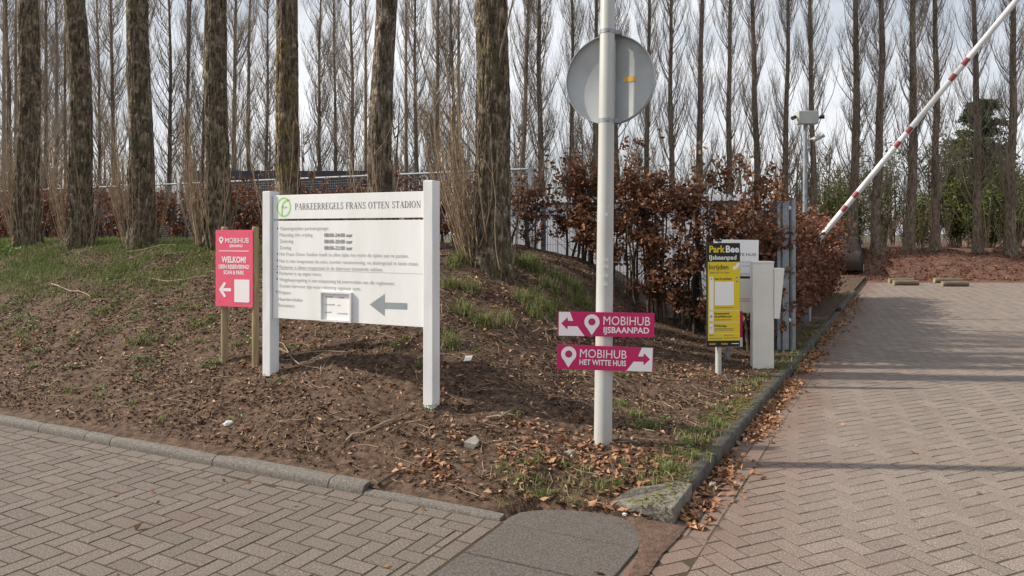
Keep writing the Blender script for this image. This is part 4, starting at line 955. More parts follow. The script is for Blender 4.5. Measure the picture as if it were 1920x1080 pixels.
# second line of slim poplars reads as one mass behind the first
parts = []
Vt, Ft = crown_data(777, 16, 1.0, 50, .7, .95, 2.8, 6, 2, 48)
n = 8; P = np.zeros((1, n, 3)); P[0, :, 2] = np.linspace(-.2, 16, n); Vs, Fs = batch_tubes(P, np.linspace(.13, .03, n)[None], 8)
for i in range(19):
    Y = random.uniform(34, 42); x = random.uniform(-.74, -.02) * Y; a = random.uniform(0, 6.28); Rm = np.array([[math.cos(a), -math.sin(a), 0], [math.sin(a), math.cos(a), 0], [0, 0, 1]])
    for V, Fc in ((Vt, Ft), (Vs, Fs)): parts.append((V @ Rm.T + np.array([x, Y, 0]), Fc))
tag(link('poplar_thicket', np_mesh('poplar_thicket', *join(parts), M['branch'])), 'dense thicket of thin bare poplars behind the far row on the left', 'wood', kind='stuff')

# ------------------------------------------------------------------ shrubs and conifer at the far right
def shrub(px, Y, hgt, wid, n, m, label, cat, seed, name='shrub', tint=(0, 1)):
    global rng
    keep = rng; rng = np.random.default_rng(seed)
    x = (px - 960) / F * Y; g = float(bank_z(x, Y)) if x > 3 else 0
    t = empty(name, (x, Y, g)); tag(t, label, cat)
    k = 26; P = grow(np.zeros((k, 3)) + rng.normal(0, .12, (k, 3)) * [1, 1, 0], rng.uniform(0, 6.28, k), hgt * rng.uniform(.6, 1.05, k), R(50) * rng.uniform(.1, 1, k) * wid / hgt, R(25) * rng.uniform(-.3, 1, k), 8, .06)
    m2 = k * 9; pi = rng.integers(0, k, m2); kk = rng.integers(1, 8, m2)
    P2 = grow(P[pi, kk], rng.uniform(0, 6.28, m2), hgt * rng.uniform(.1, .3, m2), R(70) * rng.uniform(.3, 1, m2), R(35) * rng.uniform(0, 1, m2), 5, .06)
    link('stems', np_mesh('stems', *join([batch_tubes(P, np.full((k, 1), .022) * np.linspace(1, .2, 8)[None], 4), batch_tubes(P2, np.full((m2, 1), .007) * np.linspace(1, .4, 5)[None], 3)]), M['branch']), t)
    pi = rng.integers(0, m2, n); kk = rng.integers(1, 5, n); C = P2[pi, kk] + rng.normal(0, .09, (n, 3))
    V, Fc, tn = leaf_quads(C, rng.uniform(.06, .15, n), .2, rng.uniform(*tint, n))
    tag(link('foliage', np_mesh('foliage', V, Fc, m, tn), t), kind='stuff'); rng = keep
for i, (px, Y, h, wd, n) in enumerate([(1590, 33, 3.2, 2.2, 6000), (1650, 36, 4.6, 3.0, 6000), (1725, 33.5, 2.6, 2.6, 4500), (1790, 35, 5.0, 3.0, 10000), (1855, 33, 3.2, 3.0, 9000), (1905, 34, 3.8, 3.0, 9000), (1960, 35, 4.2, 2.6, 7000), (1540, 37, 4.0, 2.6, 4000)]):
    shrub(px, Y, h, wd, n, M['shrub'], ['low yellow green shrub just right of the parked car', 'thin pale green shrub between the second and third far trunks right of the hedge', 'sparse low shrub in the middle of the far bank', 'tall green shrub left of the dark conifer', 'dense green shrub under the dark conifer', 'green shrub near the right edge behind the last poplar', 'green shrub cut by the right edge of the photo', 'thin green shrub behind the camera pole'][i], 'shrub', 900 + i)
Yk = 37; xk = (1838 - 960) / F * Yk; con = empty('conifer', (xk, Yk, .8)); tag(con, 'dark green conifer behind the poplars at far right', 'tree')
MB().tube([(0, 0, -.3), (0, 0, 3.5), (0, 0, 7.6)], [.16, .1, .02], 8).build('trunk', M['far_bark'], con)
n = 210; zz = rng.uniform(.8, 7.5, n); az = rng.uniform(0, 6.28, n); Ln = (2.5 * (1 - zz / 8.6) + .3) * rng.uniform(.7, 1.15, n)
P = grow(np.stack([0 * zz, 0 * zz, zz], -1), az, Ln, np.full(n, R(62)), np.full(n, R(100)), 6, .05)
link('branches', np_mesh('branches', *batch_tubes(P, np.full((n, 1), .02) * np.linspace(1, .3, 6)[None], 3), M['branch']), con)
k = 30000; pi = rng.integers(0, n, k); kk = rng.integers(1, 6, k); C = P[pi, kk] + rng.normal(0, .11, (k, 3)) * [1, 1, .7] - np.array([0, 0, .05])
V, Fc, tn = leaf_quads(C, rng.uniform(.1, .26, k), .2, aspect=.35); tag(link('foliage', np_mesh('foliage', V, Fc, M['conifer'], tn), con), kind='stuff')

# ------------------------------------------------------------------ hedges
def hedge(name, label, a0, b0, a1, b1, ztop, half, n, m, seed, gate, lsize, peaks=.25, zlow=.1, stems=60, base=None):
    """beech hedge between two (a,b) points"""
    global rng
    keep = rng; rng = np.random.default_rng(seed)
    p0, p1 = np.array(XY(a0, b0)), np.array(XY(a1, b1)); d = p1 - p0; Ln = np.linalg.norm(d); d /= Ln; nrm = np.array([-d[1], d[0]])
    mid = (p0 + p1) / 2; g0 = gz(*mid) if base is None else base
    t = empty(name, (mid[0], mid[1], g0)); tag(t, label, 'hedge')
    off = np.array([mid[0], mid[1], g0])
    s = np.linspace(.05, Ln - .05, stems) + rng.normal(0, .05, stems); S = np.zeros((stems, 3)); S[:, :2] = p0 + d * s[:, None] + nrm * rng.normal(0, half * .25, stems)[:, None]
    S[:, 2] = ground_z(S[:, 0], S[:, 1]) - .05
    tops = np.array([ztop + peaks * noise.noise(Vector((q_ * 1.3, seed, 0))) for q_ in s])
    Hs = np.maximum(tops - S[:, 2], .4)
    P = grow(S, rng.uniform(0, 6.28, stems), Hs * rng.uniform(.85, 1.12, stems), R(16) * rng.uniform(0, 1, stems), R(8) * rng.uniform(0, 1, stems), 10, .08)
    m2 = stems * 14; pi = rng.integers(0, stems, m2); kk = rng.integers(1, 10, m2)
    P2 = grow(P[pi, kk], rng.uniform(0, 6.28, m2), rng.uniform(.2, .6, m2), R(75) * rng.uniform(.5, 1.1, m2), R(50) * rng.uniform(.2, 1, m2), 6, .1)
    V, Fc = join([batch_tubes(P, np.full((stems, 1), .02) * np.linspace(1.2, .2, 10)[None], 5), batch_tubes(P2, np.full((m2, 1), .0055) * np.linspace(1, .4, 6)[None], 3)])
    link('stems', np_mesh('stems', V - off, Fc, M['twig_dark']), t)
    C = []
    pi = rng.integers(0, m2, n * 3); kk = rng.integers(1, 6, n * 3); c = P2[pi, kk] + rng.normal(0, .045, (n * 3, 3))
    for q_ in c:
        if noise.noise(Vector(q_ * 2.6)) + .45 * noise.noise(Vector(q_ * 6.1)) > gate and q_[2] > gz(q_[0], q_[1]) + zlow:
            C.append(q_)
            if len(C) >= n: break
    C = np.array(C); V, Fc, tn = leaf_quads(C, rng.uniform(lsize * .7, lsize * 1.25, len(C)), .1, np.clip(rng.normal(.5, .25, len(C)), 0, 1), .68, .5)
    tag(link('leaves', np_mesh('leaves', V - off, Fc, m, tn), t), kind='stuff'); rng = keep
hedge('hedge', 'tall brown beech hedge with dry leaves behind the round sign pole', 6.55, 3.35, 5.95, .42, 2.28, .3, 14500, M['beech'], 21, -.1, .068, .55, .25, 46)
hedge('hedge', 'lower brown beech hedge along the kerb beyond the gate post', 6.3, .52, 16.0, .60, 1.52, .3, 36000, M['beech_dark'], 22, -.5, .08, .18, .1, 150)
hedge('hedge', 'shaded red brown beech hedge behind the row of thick poplars', 6.3, 3.6, 6.6, 19, 2.25, .35, 15000, M['beech_dark'], 23, -.05, .075, .4, .1, 120)

# ------------------------------------------------------------------ fences
def fence(label, a0, b0, a1, b1, ztop, zbot, step, wire_v, wire_h, m, post_r, plinth=False, rail=True):
    p0, p1 = Vector((*XY(a0, b0), 0)), Vector((*XY(a1, b1), 0)); d = (p1 - p0); Ln = d.length; d.normalize()
    t = empty('wire_fence', (p0.x, p0.y, 0), math.atan2(d.y, d.x)); tag(t, label, 'fence')
    for k in range(int(Ln / step) + 1):
        g = gz(p0.x + d.x * k * step, p0.y + d.y * k * step)
        MB().box((k * step, .04, (ztop + g - .4) / 2), (post_r * 2, post_r * 2, ztop + .03 - g + .4)).build('post', m, t)
    if rail: MB().tube([(0, .0, ztop), (Ln, .0, ztop)], .021, 8).build('top_rail', m, t)
    nv = int(Ln / wire_v); X = np.arange(nv) * wire_v
    P = np.zeros((nv, 2, 3)); P[:, 0] = np.stack([X, 0 * X, 0 * X + zbot], -1); P[:, 1] = np.stack([X, 0 * X, 0 * X + ztop], -1)
    Z = np.arange(zbot, ztop, wire_h); Q = np.zeros((len(Z), 2, 3)); Q[:, 0] = np.stack([0 * Z, 0 * Z - .006, Z], -1); Q[:, 1] = np.stack([0 * Z + Ln, 0 * Z - .006, Z], -1)
    link('wire_mesh', np_mesh('wire_mesh', *join([batch_tubes(P, np.full((nv, 2), .0028), 3), batch_tubes(Q, np.full((len(Z), 2), .0032), 3)]), m), t)
    if plinth: MB().box((Ln / 2, .02, zbot - .14), (Ln, .06, .26)).build('plinth', M['kerb'], t)
M['fence_dark'] = mat('dark grey fence steel', (.06, .07, .085), (.09, .1, .12), 5, .6)
M['fence_grey'] = mat('grey fence steel', (.22, .24, .27), (.3, .32, .35), 5, .5)
fence('tall dark wire mesh fence with top rail behind the left hedge', 7.3, 4.3, 7.3, 21, 2.66, .6, 2.75, .05, .05, M['fence_grey'], .035)
fence('grey bar mesh fence on concrete plinth behind the tall brown hedge', 6.85, 3.9, 6.35, .3, 2.08, .42, 2.5, .05, .2, M['fence_dark'], .03, True, False)

# ------------------------------------------------------------------ buildings behind the fences
cab = empty('white_cabin', (1.9, 14.0, 0), R(-14)); tag(cab, 'low white grey clad cabin glimpsed through the tall brown hedge', 'cabin')
MB().box((0, 1.2, 1.1), (4.9, 2.4, 2.2)).build('wall', M['shed_wall'], cab); MB().box((0, 1.2, 2.26), (5.1, 2.6, .12)).build('roof', M['cladding'], cab)
for k in range(24): MB().box((-2.35 + k * .204, -.015, 1.1), (.19, .03, 2.1)).build('cladding_board', M['cladding'], cab, bevel=.004)
shed = empty('dark_shed', (-7.0, 22, 0)); tag(shed, 'dark flat roofed shed behind the trees left of the white board', 'shed')
MB().box((0, 2, 1.3), (5.0, 4, 2.6)).build('wall', M['shed_wall'], shed); MB().box((0, 2, 3.05), (5.2, 4.3, .88)).build('fascia', M['shed'], shed); MB().box((-1.9, -.2, 2.5), (1.3, .12, .14)).build('light_strip', M['white'], shed)
for k in range(3): MB().box((-1.4 + k * 1.5, -.03, 1.3), (1.0, .06, 1.1)).build('window', M['glass'], shed)
sh2 = empty('long_shed', (-17.0, 26, 0)); tag(sh2, 'long low grey brown shed at far left behind the fence', 'shed')
MB().box((0, 2, 1.2), (13, 4, 2.4)).build('wall', M['shed_wall'], sh2); MB().prism([(-6.8, 2.4), (6.8, 2.4), (6.4, 3.05), (-6.4, 3.05)], -.3, 4.3).build('roof', mat('grey brown roofing', (.10, .085, .075), (.14, .12, .105), 2, .9), sh2)
for k in range(5): MB().box((-5 + k * 2.4, -.03, 1.5), (1.1, .06, .9)).build('window', M['glass'], sh2)
bx2 = empty('dark_container', (5.95, 15.6, 0), R(0)); tag(bx2, 'dark container behind the gate post and camera pole', 'container')
MB().box((0, .9, 1.05), (1.1, 1.8, 2.1)).build('body', M['shed'], bx2, bevel=.02)
for k in range(5): MB().box((-.44 + k * .22, -.015, 1.05), (.1, .04, 1.8)).build('rib', M['shed'], bx2)

# ------------------------------------------------------------------ car
wA, wB = Vector((12.25, 25.4, 0)), Vector((13.5, 27.69, 0)); dcar = (wB - wA).normalized(); nl = Vector((-dcar.y, dcar.x, 0))
mid = (wA + wB) / 2 + nl * .78
car = empty('parked_car', (mid.x, mid.y, 0), math.atan2(dcar.y, dcar.x)); tag(car, 'dark brown parked car mostly hidden behind the low hedge', 'car')
profile = [(-2.05, .32), (-2.12, .55), (-2.05, .82), (-1.75, .93), (-.95, 1.0), (-.35, 1.40), (.35, 1.47), (1.15, 1.40), (1.75, 1.05), (2.02, .95), (2.1, .6), (2.05, .32)]
body = MB(); secs = [(-.86, .93, 0), (-.84, 1, 0), (-.72, 1.0, .0), (0, 1.0, .02), (.72, 1.0, 0), (.84, 1, 0), (.86, .93, 0)]
n = len(profile)
for y_, sc_, up_ in secs:
    for (x_, z_) in profile:
        tuck = 1 - .22 * max(0, (z_ - .95)) / .5 if abs(y_) > .1 else 1
        body.v.append((x_ * sc_ if abs(y_) > .85 else x_, y_ * tuck, z_ + (up_ if z_ > .9 else 0) - (.03 if abs(y_) > .8 and z_ > .9 else 0)))
for i in range(len(secs) - 1):
    for k in range(n): body.f.append((i * n + k, i * n + (k + 1) % n, (i + 1) * n + (k + 1) % n, (i + 1) * n + k))
body.f.append(tuple(range(n))); body.f.append(tuple((len(secs) - 1) * n + k for k in range(n)))
body.build('body', M['carpaint'], car, smooth=True)
for sy in (-1, 1):
    w_ = MB(); w_.add([(-.82, sy * .842, 1.0), (-.32, sy * .755, 1.34), (.30, sy * .745, 1.40), (1.05, sy * .755, 1.34), (1.45, sy * .83, 1.04)], [(0, 1, 2, 3, 4)]); w_.build('side_window', M['glass'], car)
    for sx in (-1.3, 1.3):
        wh = MB().tube([(sx, sy * .70, .31), (sx, sy * .915, .31)], .32, 24).build('wheel', M['tyre'], car, smooth=True, bevel=.02)
        MB().tube([(sx, sy * .90, .31), (sx, sy * .925, .31)], .2, 16).build('rim', M['alu'], wh)
    MB().box((-2.01, sy * .66, .70), (.12, .24, .09)).build('headlight', M['glass'], car, bevel=.02)
    MB().box((2.03, sy * .66, .82), (.1, .22, .16)).build('tail_light', M['red'], car, bevel=.02)
    MB().box((-.55, sy * .93, 1.02), (.1, .16, .11)).build('mirror', M['carpaint'], car, bevel=.02)

# ------------------------------------------------------------------ wheel stop logs
for i, (xa, xb, py, lab) in enumerate([(1767, 1814, 535, 'nearest weathered log wheel stop, left of the front pair'), (1767 + 95 * 0 + 91, 1814 + 91, 537, 'nearest weathered log wheel stop, right of the front pair'), (1664, 1722, 531, 'weathered log wheel stop farthest left, nearest the parked car'), (1752, 1803, 530.5, 'weathered log wheel stop behind the front pair')]):
    if i == 0: xa, xb = 1676, 1721
    if i == 1: xa, xb = 1767, 1814
    if i == 2: xa, xb = 1667, 1712
    Y = 1.6 * F / (py - HZ); X0, X1 = (xa - 960) / F * Y, (xb - 960) / F * Y
    t = empty('log_stop', ((X0 + X1) / 2, Y, 0), R(random.uniform(-4, 1))); tag(t, ['weathered log wheel stop, left of the two nearer ones', 'weathered log wheel stop, right of the two nearer ones', 'weathered log wheel stop behind the left near one', 'weathered log wheel stop behind the right near one'][i], 'log', 'log wheel stops at the end of the road')
    hl = (X1 - X0) / 2; r_ = .085
    lg = MB().tube([(-hl, 0, r_ - .01), (-hl * .3, 0, r_ - .005), (hl * .4, 0, r_), (hl, 0, r_ - .006)], [r_, r_ * 1.03, r_ * .98, r_ * .95], 14).build('log', M['log'], t, smooth=True)
    for sx in (-1, 1): MB().tube([(sx * hl, 0, r_ - .008), (sx * (hl + .003), 0, r_ - .008)], r_ * .9, 14).build('cut_end', M['wood'], t)

# ------------------------------------------------------------------ litter, leaves, twigs, grass on the mound
def scatter(n, fa, fb, dens=None):
    a = rng.uniform(*fa, n); b = rng.uniform(*fb, n)
    if dens is not None:
        k = rng.uniform(0, 1, n) < dens(a, b); a, b = a[k], b[k]
    x, y = XY(a, b); return x, y, ground_z(x, y), a, b
def nfield(x, y, s, seed): return np.array([noise.noise(Vector((px * s, py * s, seed))) for px, py in zip(x, y)])
x, y, z, a, b = scatter(215000, (.14, 6.4), (.14, 11.5), lambda a, b: np.where(a < 4.4, np.where(b < 8.5, 1, .5), (b < 5) * .6)); k = z > -.02; x, y, z = x[k], y[k], z[k]
clump = nfield(x, y, 1.7, 3); k = rng.uniform(-.5, .5, len(x)) < clump + .25; x, y, z, clump = x[k], y[k], z[k], clump[k]
V, Fc, tn = leaf_quads(np.stack([x, y, z + .008], -1), .009 + .042 * rng.uniform(0, 1, len(x)) ** 2.2, .5, np.clip(rng.normal(.40, .3, len(x)), 0, 1), .42)
tag(link('mulch', np_mesh('mulch', V, Fc, M['chips'], tn)), 'shredded brown mulch and bark chips covering the mound', 'mulch', kind='stuff')
# dead leaves: loose over the mound, thick at the corner and in the gutter
x1, y1, z1, a1, b1 = scatter(5200, (.2, 4.5), (.15, 7.5)); k = (z1 > -.02) & (nfield(x1, y1, 1.1, 9) + rng.uniform(-.5, .5, len(x1)) > .18); L1 = np.stack([x1, y1, z1 + .012], -1)[k]
x2, y2, z2, a2, b2 = scatter(900, (.3, 1.25), (.25, 1.7)); k = (z2 > -.02) & (nfield(x2, y2, 2.6, 4) > -.05); L2 = np.stack([x2, y2, z2 + .015], -1)[k]
ag = rng.uniform(.35, 8.5, 3400); bg_ = -np.abs(rng.normal(0, .085, 3400)) - .01
k = nfield(ag, bg_ * 0, 1.3, 2) + .42 > rng.uniform(0, .7, 3400); ag, bg_ = ag[k], bg_[k]
x3, y3 = XY(ag, bg_); L3 = np.stack([x3, y3, .006 + rng.uniform(0, .045, len(x3)) * np.exp(bg_ / .09)], -1)
ax = rng.uniform(8.5, 16, 700); x4, y4 = XY(ax, -np.abs(rng.normal(0, .12, 700))); L4 = np.stack([x4, y4, np.full(700, .012)], -1)
xr = rng.uniform(-3, 3, 150); yr = rng.uniform(3.3, 7, 150); ra, rb = AB(xr, yr); k = ((ra < -.05) | (rb < -.1)) & (rng.uniform(0, 1, 150) < .45); L5 = np.stack([xr[k], yr[k], np.full(k.sum(), .01)], -1)
C = np.concatenate([L1, L2, L3, L4, L5]); V, Fc, tn = leaf_quads(C, rng.uniform(.028, .066, len(C)), .6, np.clip(rng.normal(.5, .25, len(C)), 0, 1), .62, .6)
tag(link('dead_leaves', np_mesh('dead_leaves', V, Fc, M['deadleaf'], tn)), 'tan dead leaves strewn over the mound and along the gutter', 'leaves', kind='stuff')
# twigs
n = 900; x, y, z, a, b = scatter(n, (.2, 4.3), (.2, 8)); k = z > -.02; x, y, z = x[k], y[k], z[k]; n = len(x)
P = grow(np.zeros((n, 3)), rng.uniform(0, 6.28, n), rng.uniform(.05, .26, n), np.full(n, R(90)), np.full(n, R(90)), 5, .18)
P[..., 0] += x[:, None]; P[..., 1] += y[:, None]; P[..., 2] = ground_z(P[..., 0], P[..., 1]) + .010 + np.abs(P[..., 2]) * .3
tag(link('twigs', np_mesh('twigs', *batch_tubes(P, rng.uniform(.0015, .0035, (n, 1)) * np.linspace(1, .6, 5)[None], 4), M['twig'])), 'thin pale twigs scattered over the mound', 'twigs', kind='stuff')
for i, (xa, ya, xb, yb_, r_, dark) in enumerate([(640, 832, 770, 782, .008, 0), (700, 912, 745, 897, .013, 1), (375, 800, 398, 788, .012, 1), (285, 527, 385, 410 + 112, .011, 0), (520, 660, 660, 664, .006, 0), (512, 642, 590, 700, .006, 0), (905, 700, 968, 690, .008, 1), (915, 790, 965, 785, .009, 0), (1000, 626, 1045, 622, .008, 0), (1020, 600, 1040, 618, .008, 0), (560, 545, 610, 520, .01, 0), (100, 535, 170, 560, .01, 0), (310, 480, 352, 476, .012, 0), (240, 455 + 20, 330, 462, .012, 0)]):
    A, B_ = hit(xa, ya), hit(xb, yb_); pts = []
    for k in range(7):
        q_ = A.lerp(B_, k / 6); q_.x += random.gauss(0, .012); q_.y += random.gauss(0, .02); pts.append(Vector((q_.x, q_.y, gz(q_.x, q_.y) + r_ + .012)))
    o0 = pts[0].copy(); mb = MB().tube([p - o0 for p in pts], [r_ * (1 - .09 * k) for k in range(7)], 6)
    if i in (0, 1, 7): mb.tube([pts[3] - o0, pts[3] - o0 + Vector((.06, .07, .02)), pts[3] - o0 + Vector((.1, .15, .015))], [r_ * .6, r_ * .5, r_ * .3], 5)
    o = mb.build('fallen_branch', M['twig_dark' if dark else 'twig'], None, tuple(o0))
    tag(o, ['long forked pale branch lying below the white board', 'short thick dark stick beside the low kerb', 'small dark stick near the kerb left of the pink sign posts', 'pale stick on the slope at left below the crest', 'straight thin twig lying between the two white posts', 'thin twig slanting down beside the left white post', 'dark twig on the mound right of the white board', 'grey forked twig on bare soil left of the grey pole', 'short twig just left of the upper magenta sign', 'short slanting twig above the upper magenta sign end', 'twig behind the lower left of the white board', 'grey twig on the grassy slope at far left', 'short pale stick high on the slope behind the pink sign', 'pale stick lying in the crest grass left of the pink sign'][i], 'branch', 'fallen branches on the mound')
# grass
def blades(x, y, z, h, straw, m='grass', name='grass', label='', cat='grass', lean=1.35, wdt=.0025):
    n = len(x); az = rng.uniform(0, 6.28, n); h = h * rng.uniform(.3, 1.3, n); ln = rng.uniform(.1, lean, n)
    dx, dy = np.cos(az), np.sin(az); sx, sy = -dy * wdt, dx * wdt
    B0 = np.stack([x, y, z - .006], -1); M0 = B0 + np.stack([dx * h * ln * .3, dy * h * ln * .3, h * .55], -1); T0 = B0 + np.stack([dx * h * ln, dy * h * ln, h * (1 - ln * .45)], -1); S = np.stack([sx, sy, 0 * sx], -1)
    V = np.stack([B0 - S, B0 + S, M0 + S * .62, M0 - S * .62, T0], 1).reshape(-1, 3); i = np.arange(n)[:, None] * 5
    Fc = np.concatenate([i + np.array([0, 1, 2]), i + np.array([0, 2, 3]), i + np.array([3, 2, 4])])
    tn = np.where(rng.uniform(0, 1, n) < straw, rng.uniform(.75, 1, n), rng.uniform(0, .6, n))
    tag(link(name, np_mesh(name, V, Fc, M[m], np.repeat(tn, 5))), label, cat, kind='stuff')
x, y, z, a, b = scatter(165000, (1.9, 5.6), (4.0, 14)); f_ = nfield(x, y, 1.5, 5)
d_ = sstep(a + .2 * np.clip(b - 4, 0, 5), 2.5, 4.1) * 1.0 * sstep(b, 4.0, 6.0) + .03; k = rng.uniform(0, 1, len(x)) < d_ * np.clip(.72 + f_ * 1.4, .12, 1); 
blades(x[k], y[k], z[k], .095, .10, label='green grass along the crest of the mound at left')
tx, ty, th_, ts = [], [], [], []
def tuft(px, py, n, rad, h):
    p = hit(px, py); r_ = np.abs(rng.normal(0, rad, n)); q_ = rng.uniform(0, 6.28, n); tx.append(p.x + r_ * np.cos(q_)); ty.append(p.y + r_ * np.sin(q_) * .9); th_.append(np.full(n, h))
for px, py in [(920, 512), (955, 508), (985, 500), (1010, 512), (1035, 520), (1060, 532), (1082, 545), (1070, 560), (1045, 548), (1020, 535), (1095, 560), (1100, 580), (985, 565), (1010, 560), (1000, 590), (1030, 590), (1015, 575), (880, 545), (842, 540), (945, 605), (910, 610), (845, 500), (865, 490), (870, 590), (840, 650), (1050, 580), (1085, 570), (940, 500), (970, 495), (1000, 495)] + [(random.uniform(960, 1010), random.uniform(492, 505)) for _ in range(4)]: tuft(px + random.uniform(-4, 4), py, random.randint(90, 260), .075, .17)
for k in range(120):
    px = random.uniform(5, 400); py = random.uniform(500, 650); tuft(px, py, random.randint(12, 70), .05, .07)
for px, py in [(235, 560), (300, 545), (320, 585), (395, 600), (440, 650), (455, 545), (505, 700), (790, 690), (760, 640), (95, 590), (130, 640), (265, 640), (345, 540), (60, 690), (130, 735), (190, 745), (250, 760), (300, 790)]: tuft(px, py, 60, .035, .07)
for px, py in [(960, 900), (985, 880), (1005, 905), (1030, 930), (1010, 868), (1060, 915), (1090, 920), (1120, 905), (1135, 920), (1160, 915), (1200, 905), (1230, 920), (985, 930), (960, 950), (1075, 945), (1180, 880), (945, 880), (1250, 890), (1100, 890), (1050, 880)]: tuft(px + random.uniform(-8, 8), py + random.uniform(-5, 5), random.randint(15, 90), .05, .07)
for px, py in [(1240, 870), (1265, 850), (1290, 830), (1310, 810), (1280, 815), (1335, 790), (1350, 770), (1320, 830), (1370, 760), (1300, 860), (1330, 815), (1375, 735), (1400, 722), (1420, 715), (1255, 880), (1345, 800), (1160, 705), (1165, 760), (1190, 780), (1200, 800), (1225, 800)]: tuft(px, py, random.randint(60, 200), .06, .065)
for px, py in [(1460, 690), (1475, 675), (1490, 665), (1500, 650), (1520, 630), (1535, 615), (1560, 560), (1575, 555), (1590, 548)]: tuft(px, py, 150, .12, .07)
x = np.concatenate(tx); y = np.concatenate(ty); hh = np.concatenate(th_); z = ground_z(x, y); k = z > -.02
blades(x[k], y[k], z[k], hh[k], .33, label='loose tufts of green and straw coloured grass on the mound')
# small broad-leaved weeds
n = 2600; px_ = [(random.uniform(0, 470), random.uniform(520, 700)) for _ in range(60)] + [(random.uniform(500, 1100), random.uniform(620, 800)) for _ in range(14)] + [(255, 715), (190, 735), (100, 725), (440, 790), (1240, 790), (1290, 840)]
C = []
for px, py in px_:
    p = hit(px, py)
    for k in range(random.randint(10, 40)): C.append((p.x + random.gauss(0, .04), p.y + random.gauss(0, .04), gz(p.x, p.y) + random.uniform(.01, .05)))
V, Fc, tn = leaf_quads(np.array(C), rng.uniform(.015, .035, len(C)), .6, aspect=.55); tag(link('weeds', np_mesh('weeds', V, Fc, M['herb'], tn)), 'small green weeds dotted over the slope', 'weeds', kind='stuff')
# moss cushions along the right kerb top
mb = MB()
C = []; 
n = 5200; aq = rng.uniform(.3, 9.8, n); bq = np.clip(rng.normal(.16, .07, n), .03, .4); xq, yq = XY(aq, bq); k = nfield(xq, yq, 2.3, 8) > -.05
zq = np.where(bq < .09, .110, np.maximum(ground_z(xq, yq), .1) + .008); C = np.stack([xq, yq, zq], -1)[k]
V, Fc, tn = leaf_quads(C, rng.uniform(.012, .03, len(C)), .8, aspect=.8); tag(link('moss', np_mesh('moss', V, Fc, M['moss'], tn)), 'yellow green moss along the top of the dark kerb', 'moss', kind='stuff')
# leaves lying on the far bank
n = 9000; xb_ = rng.uniform(9, 26, n); yb_ = rng.uniform(23.6, 30, n); zb2 = bank_z(xb_, yb_) + .04
V, Fc, tn = leaf_quads(np.stack([xb_, yb_, zb2], -1), rng.uniform(.05, .13, n), .5, np.clip(rng.normal(.3, .25, n), 0, 1)); tag(link('bank_leaves', np_mesh('bank_leaves', V, Fc, M['beech_dark'], tn)), 'red brown fallen leaves covering the far bank', 'leaves', kind='stuff')
# stones and scraps
def chunk(px, py, size, m, label, name='stone', cat='stone', flat=.5, seed=1):
    p = hit(px, py); rs = random.Random(seed); bm = bmesh.new(); bmesh.ops.create_icosphere(bm, subdivisions=2, radius=size)
    for v in bm.verts:
        d = 1 + .5 * noise.noise(v.co * (1.4 / size) + Vector((seed, 0, 0))); v.co = Vector((v.co.x * d * 1.2, v.co.y * d * .8, v.co.z * d * flat))
    me = bpy.data.meshes.new(name); bm.to_mesh(me); bm.free(); me.materials.append(m)
    tag(link(name, me, None, (p.x, p.y, gz(p.x, p.y) + size * flat * .35), (0, 0, rs.uniform(0, 3))), label, cat)
p = hit(885, 836); mb = MB(); pl = [(-.055, -.02), (.03, -.045), (.05, .0), (.02, .055), (-.01, .03)]
mb.add([(x_, y_, .012 + .35 * (y_ + .04)) for x_, y_ in pl] + [(x_, y_, -.03) for x_, y_ in pl], [(0, 1, 2, 3, 4), (9, 8, 7, 6, 5)] + [(i, i + 5, (i + 1) % 5 + 5, (i + 1) % 5) for i in range(5)])
tag(mb.build('concrete_chip', M['stone'], None, (p.x, p.y, gz(p.x, p.y) + .012), bevel=.002), 'triangular broken concrete chip on bare soil below the white board', 'stone')
chunk(1068, 852, .035, M['stone'], 'pale rounded stone just left of the grey pole foot', seed=3)
chunk(1336, 909, .022, M['stone'], 'grey pebble in the gutter at the end of the leaf drift', seed=4)
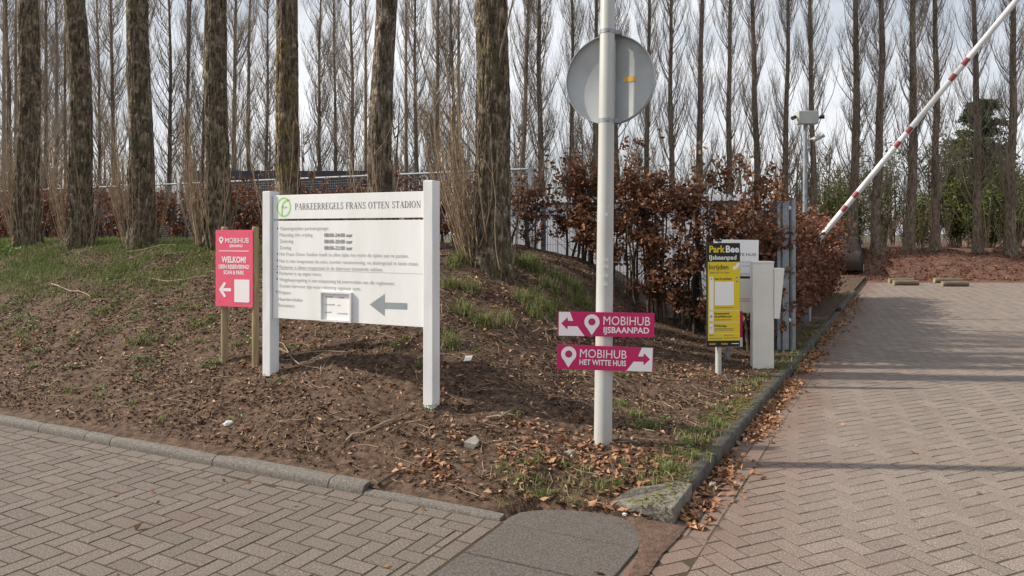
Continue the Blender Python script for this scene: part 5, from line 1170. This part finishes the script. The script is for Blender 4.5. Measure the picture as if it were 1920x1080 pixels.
chunk(1115, 895, .014, M['stone'], 'small light pebble in the corner grass left of centre', seed=5)
chunk(1218, 889, .012, M['stone'], 'small light pebble on the soil near the dark kerb', seed=6)
chunk(1172, 970, .016, M['paper'], 'white stone crumb against the corner kerb stone', seed=7)
chunk(428, 797, .03, M['paper'], 'crumpled clear plastic scrap on the soil by a weed', 'litter_scrap', 'litter', .7, 8)
p = hit(877, 680); tag(MB().add([(-.035, -.02, .0), (.03, -.03, .01), (.04, .03, .04), (-.02, .035, .035), (-.035, -.02, -.002), (.03, -.03, .008), (.04, .03, .038), (-.02, .035, .033)], [(0, 1, 2, 3), (7, 6, 5, 4), (0, 4, 5, 1), (1, 5, 6, 2), (2, 6, 7, 3), (3, 7, 4, 0)]).build('paper_scrap', M['paper'], None, (p.x, p.y, gz(p.x, p.y) + .015)), 'small white paper scrap on the mulch right of the white board', 'litter')
# daffodils at the far left crest
p = at(14, 458, 11.5); fl = empty('flower_clump', (p.x, p.y, gz(p.x, p.y))); tag(fl, 'small clump of yellow flowers at the left edge on the crest', 'flowers')
n = 90; C = rng.normal(0, .12, (n, 3)); C[:, 2] = rng.uniform(.02, .16, n); V, Fc, tn = leaf_quads(C, rng.uniform(.06, .12, n), .1, aspect=.25); link('leaves', np_mesh('leaves', V, Fc, M['herb'], tn), fl)
M['petal'] = mat('yellow petals', (.75, .5, .02), None, 3, .6)
for k in range(5):
    c = (random.gauss(0, .13), random.gauss(0, .1), random.uniform(.08, .13)); mb = MB()
    for j in range(6):
        t_ = j * 1.047; mb.add([c, (c[0] + .022 * math.cos(t_ - .3), c[1] - .01, c[2] + .022 * math.sin(t_ - .3)), (c[0] + .03 * math.cos(t_), c[1] - .012, c[2] + .03 * math.sin(t_)), (c[0] + .022 * math.cos(t_ + .3), c[1] - .01, c[2] + .022 * math.sin(t_ + .3))], [(0, 1, 2, 3)])
    mb.tube([(c[0], c[1] + .005, 0), (c[0], c[1] + .005, c[2])], .004, 5); mb.build('flower', M['petal'], fl)
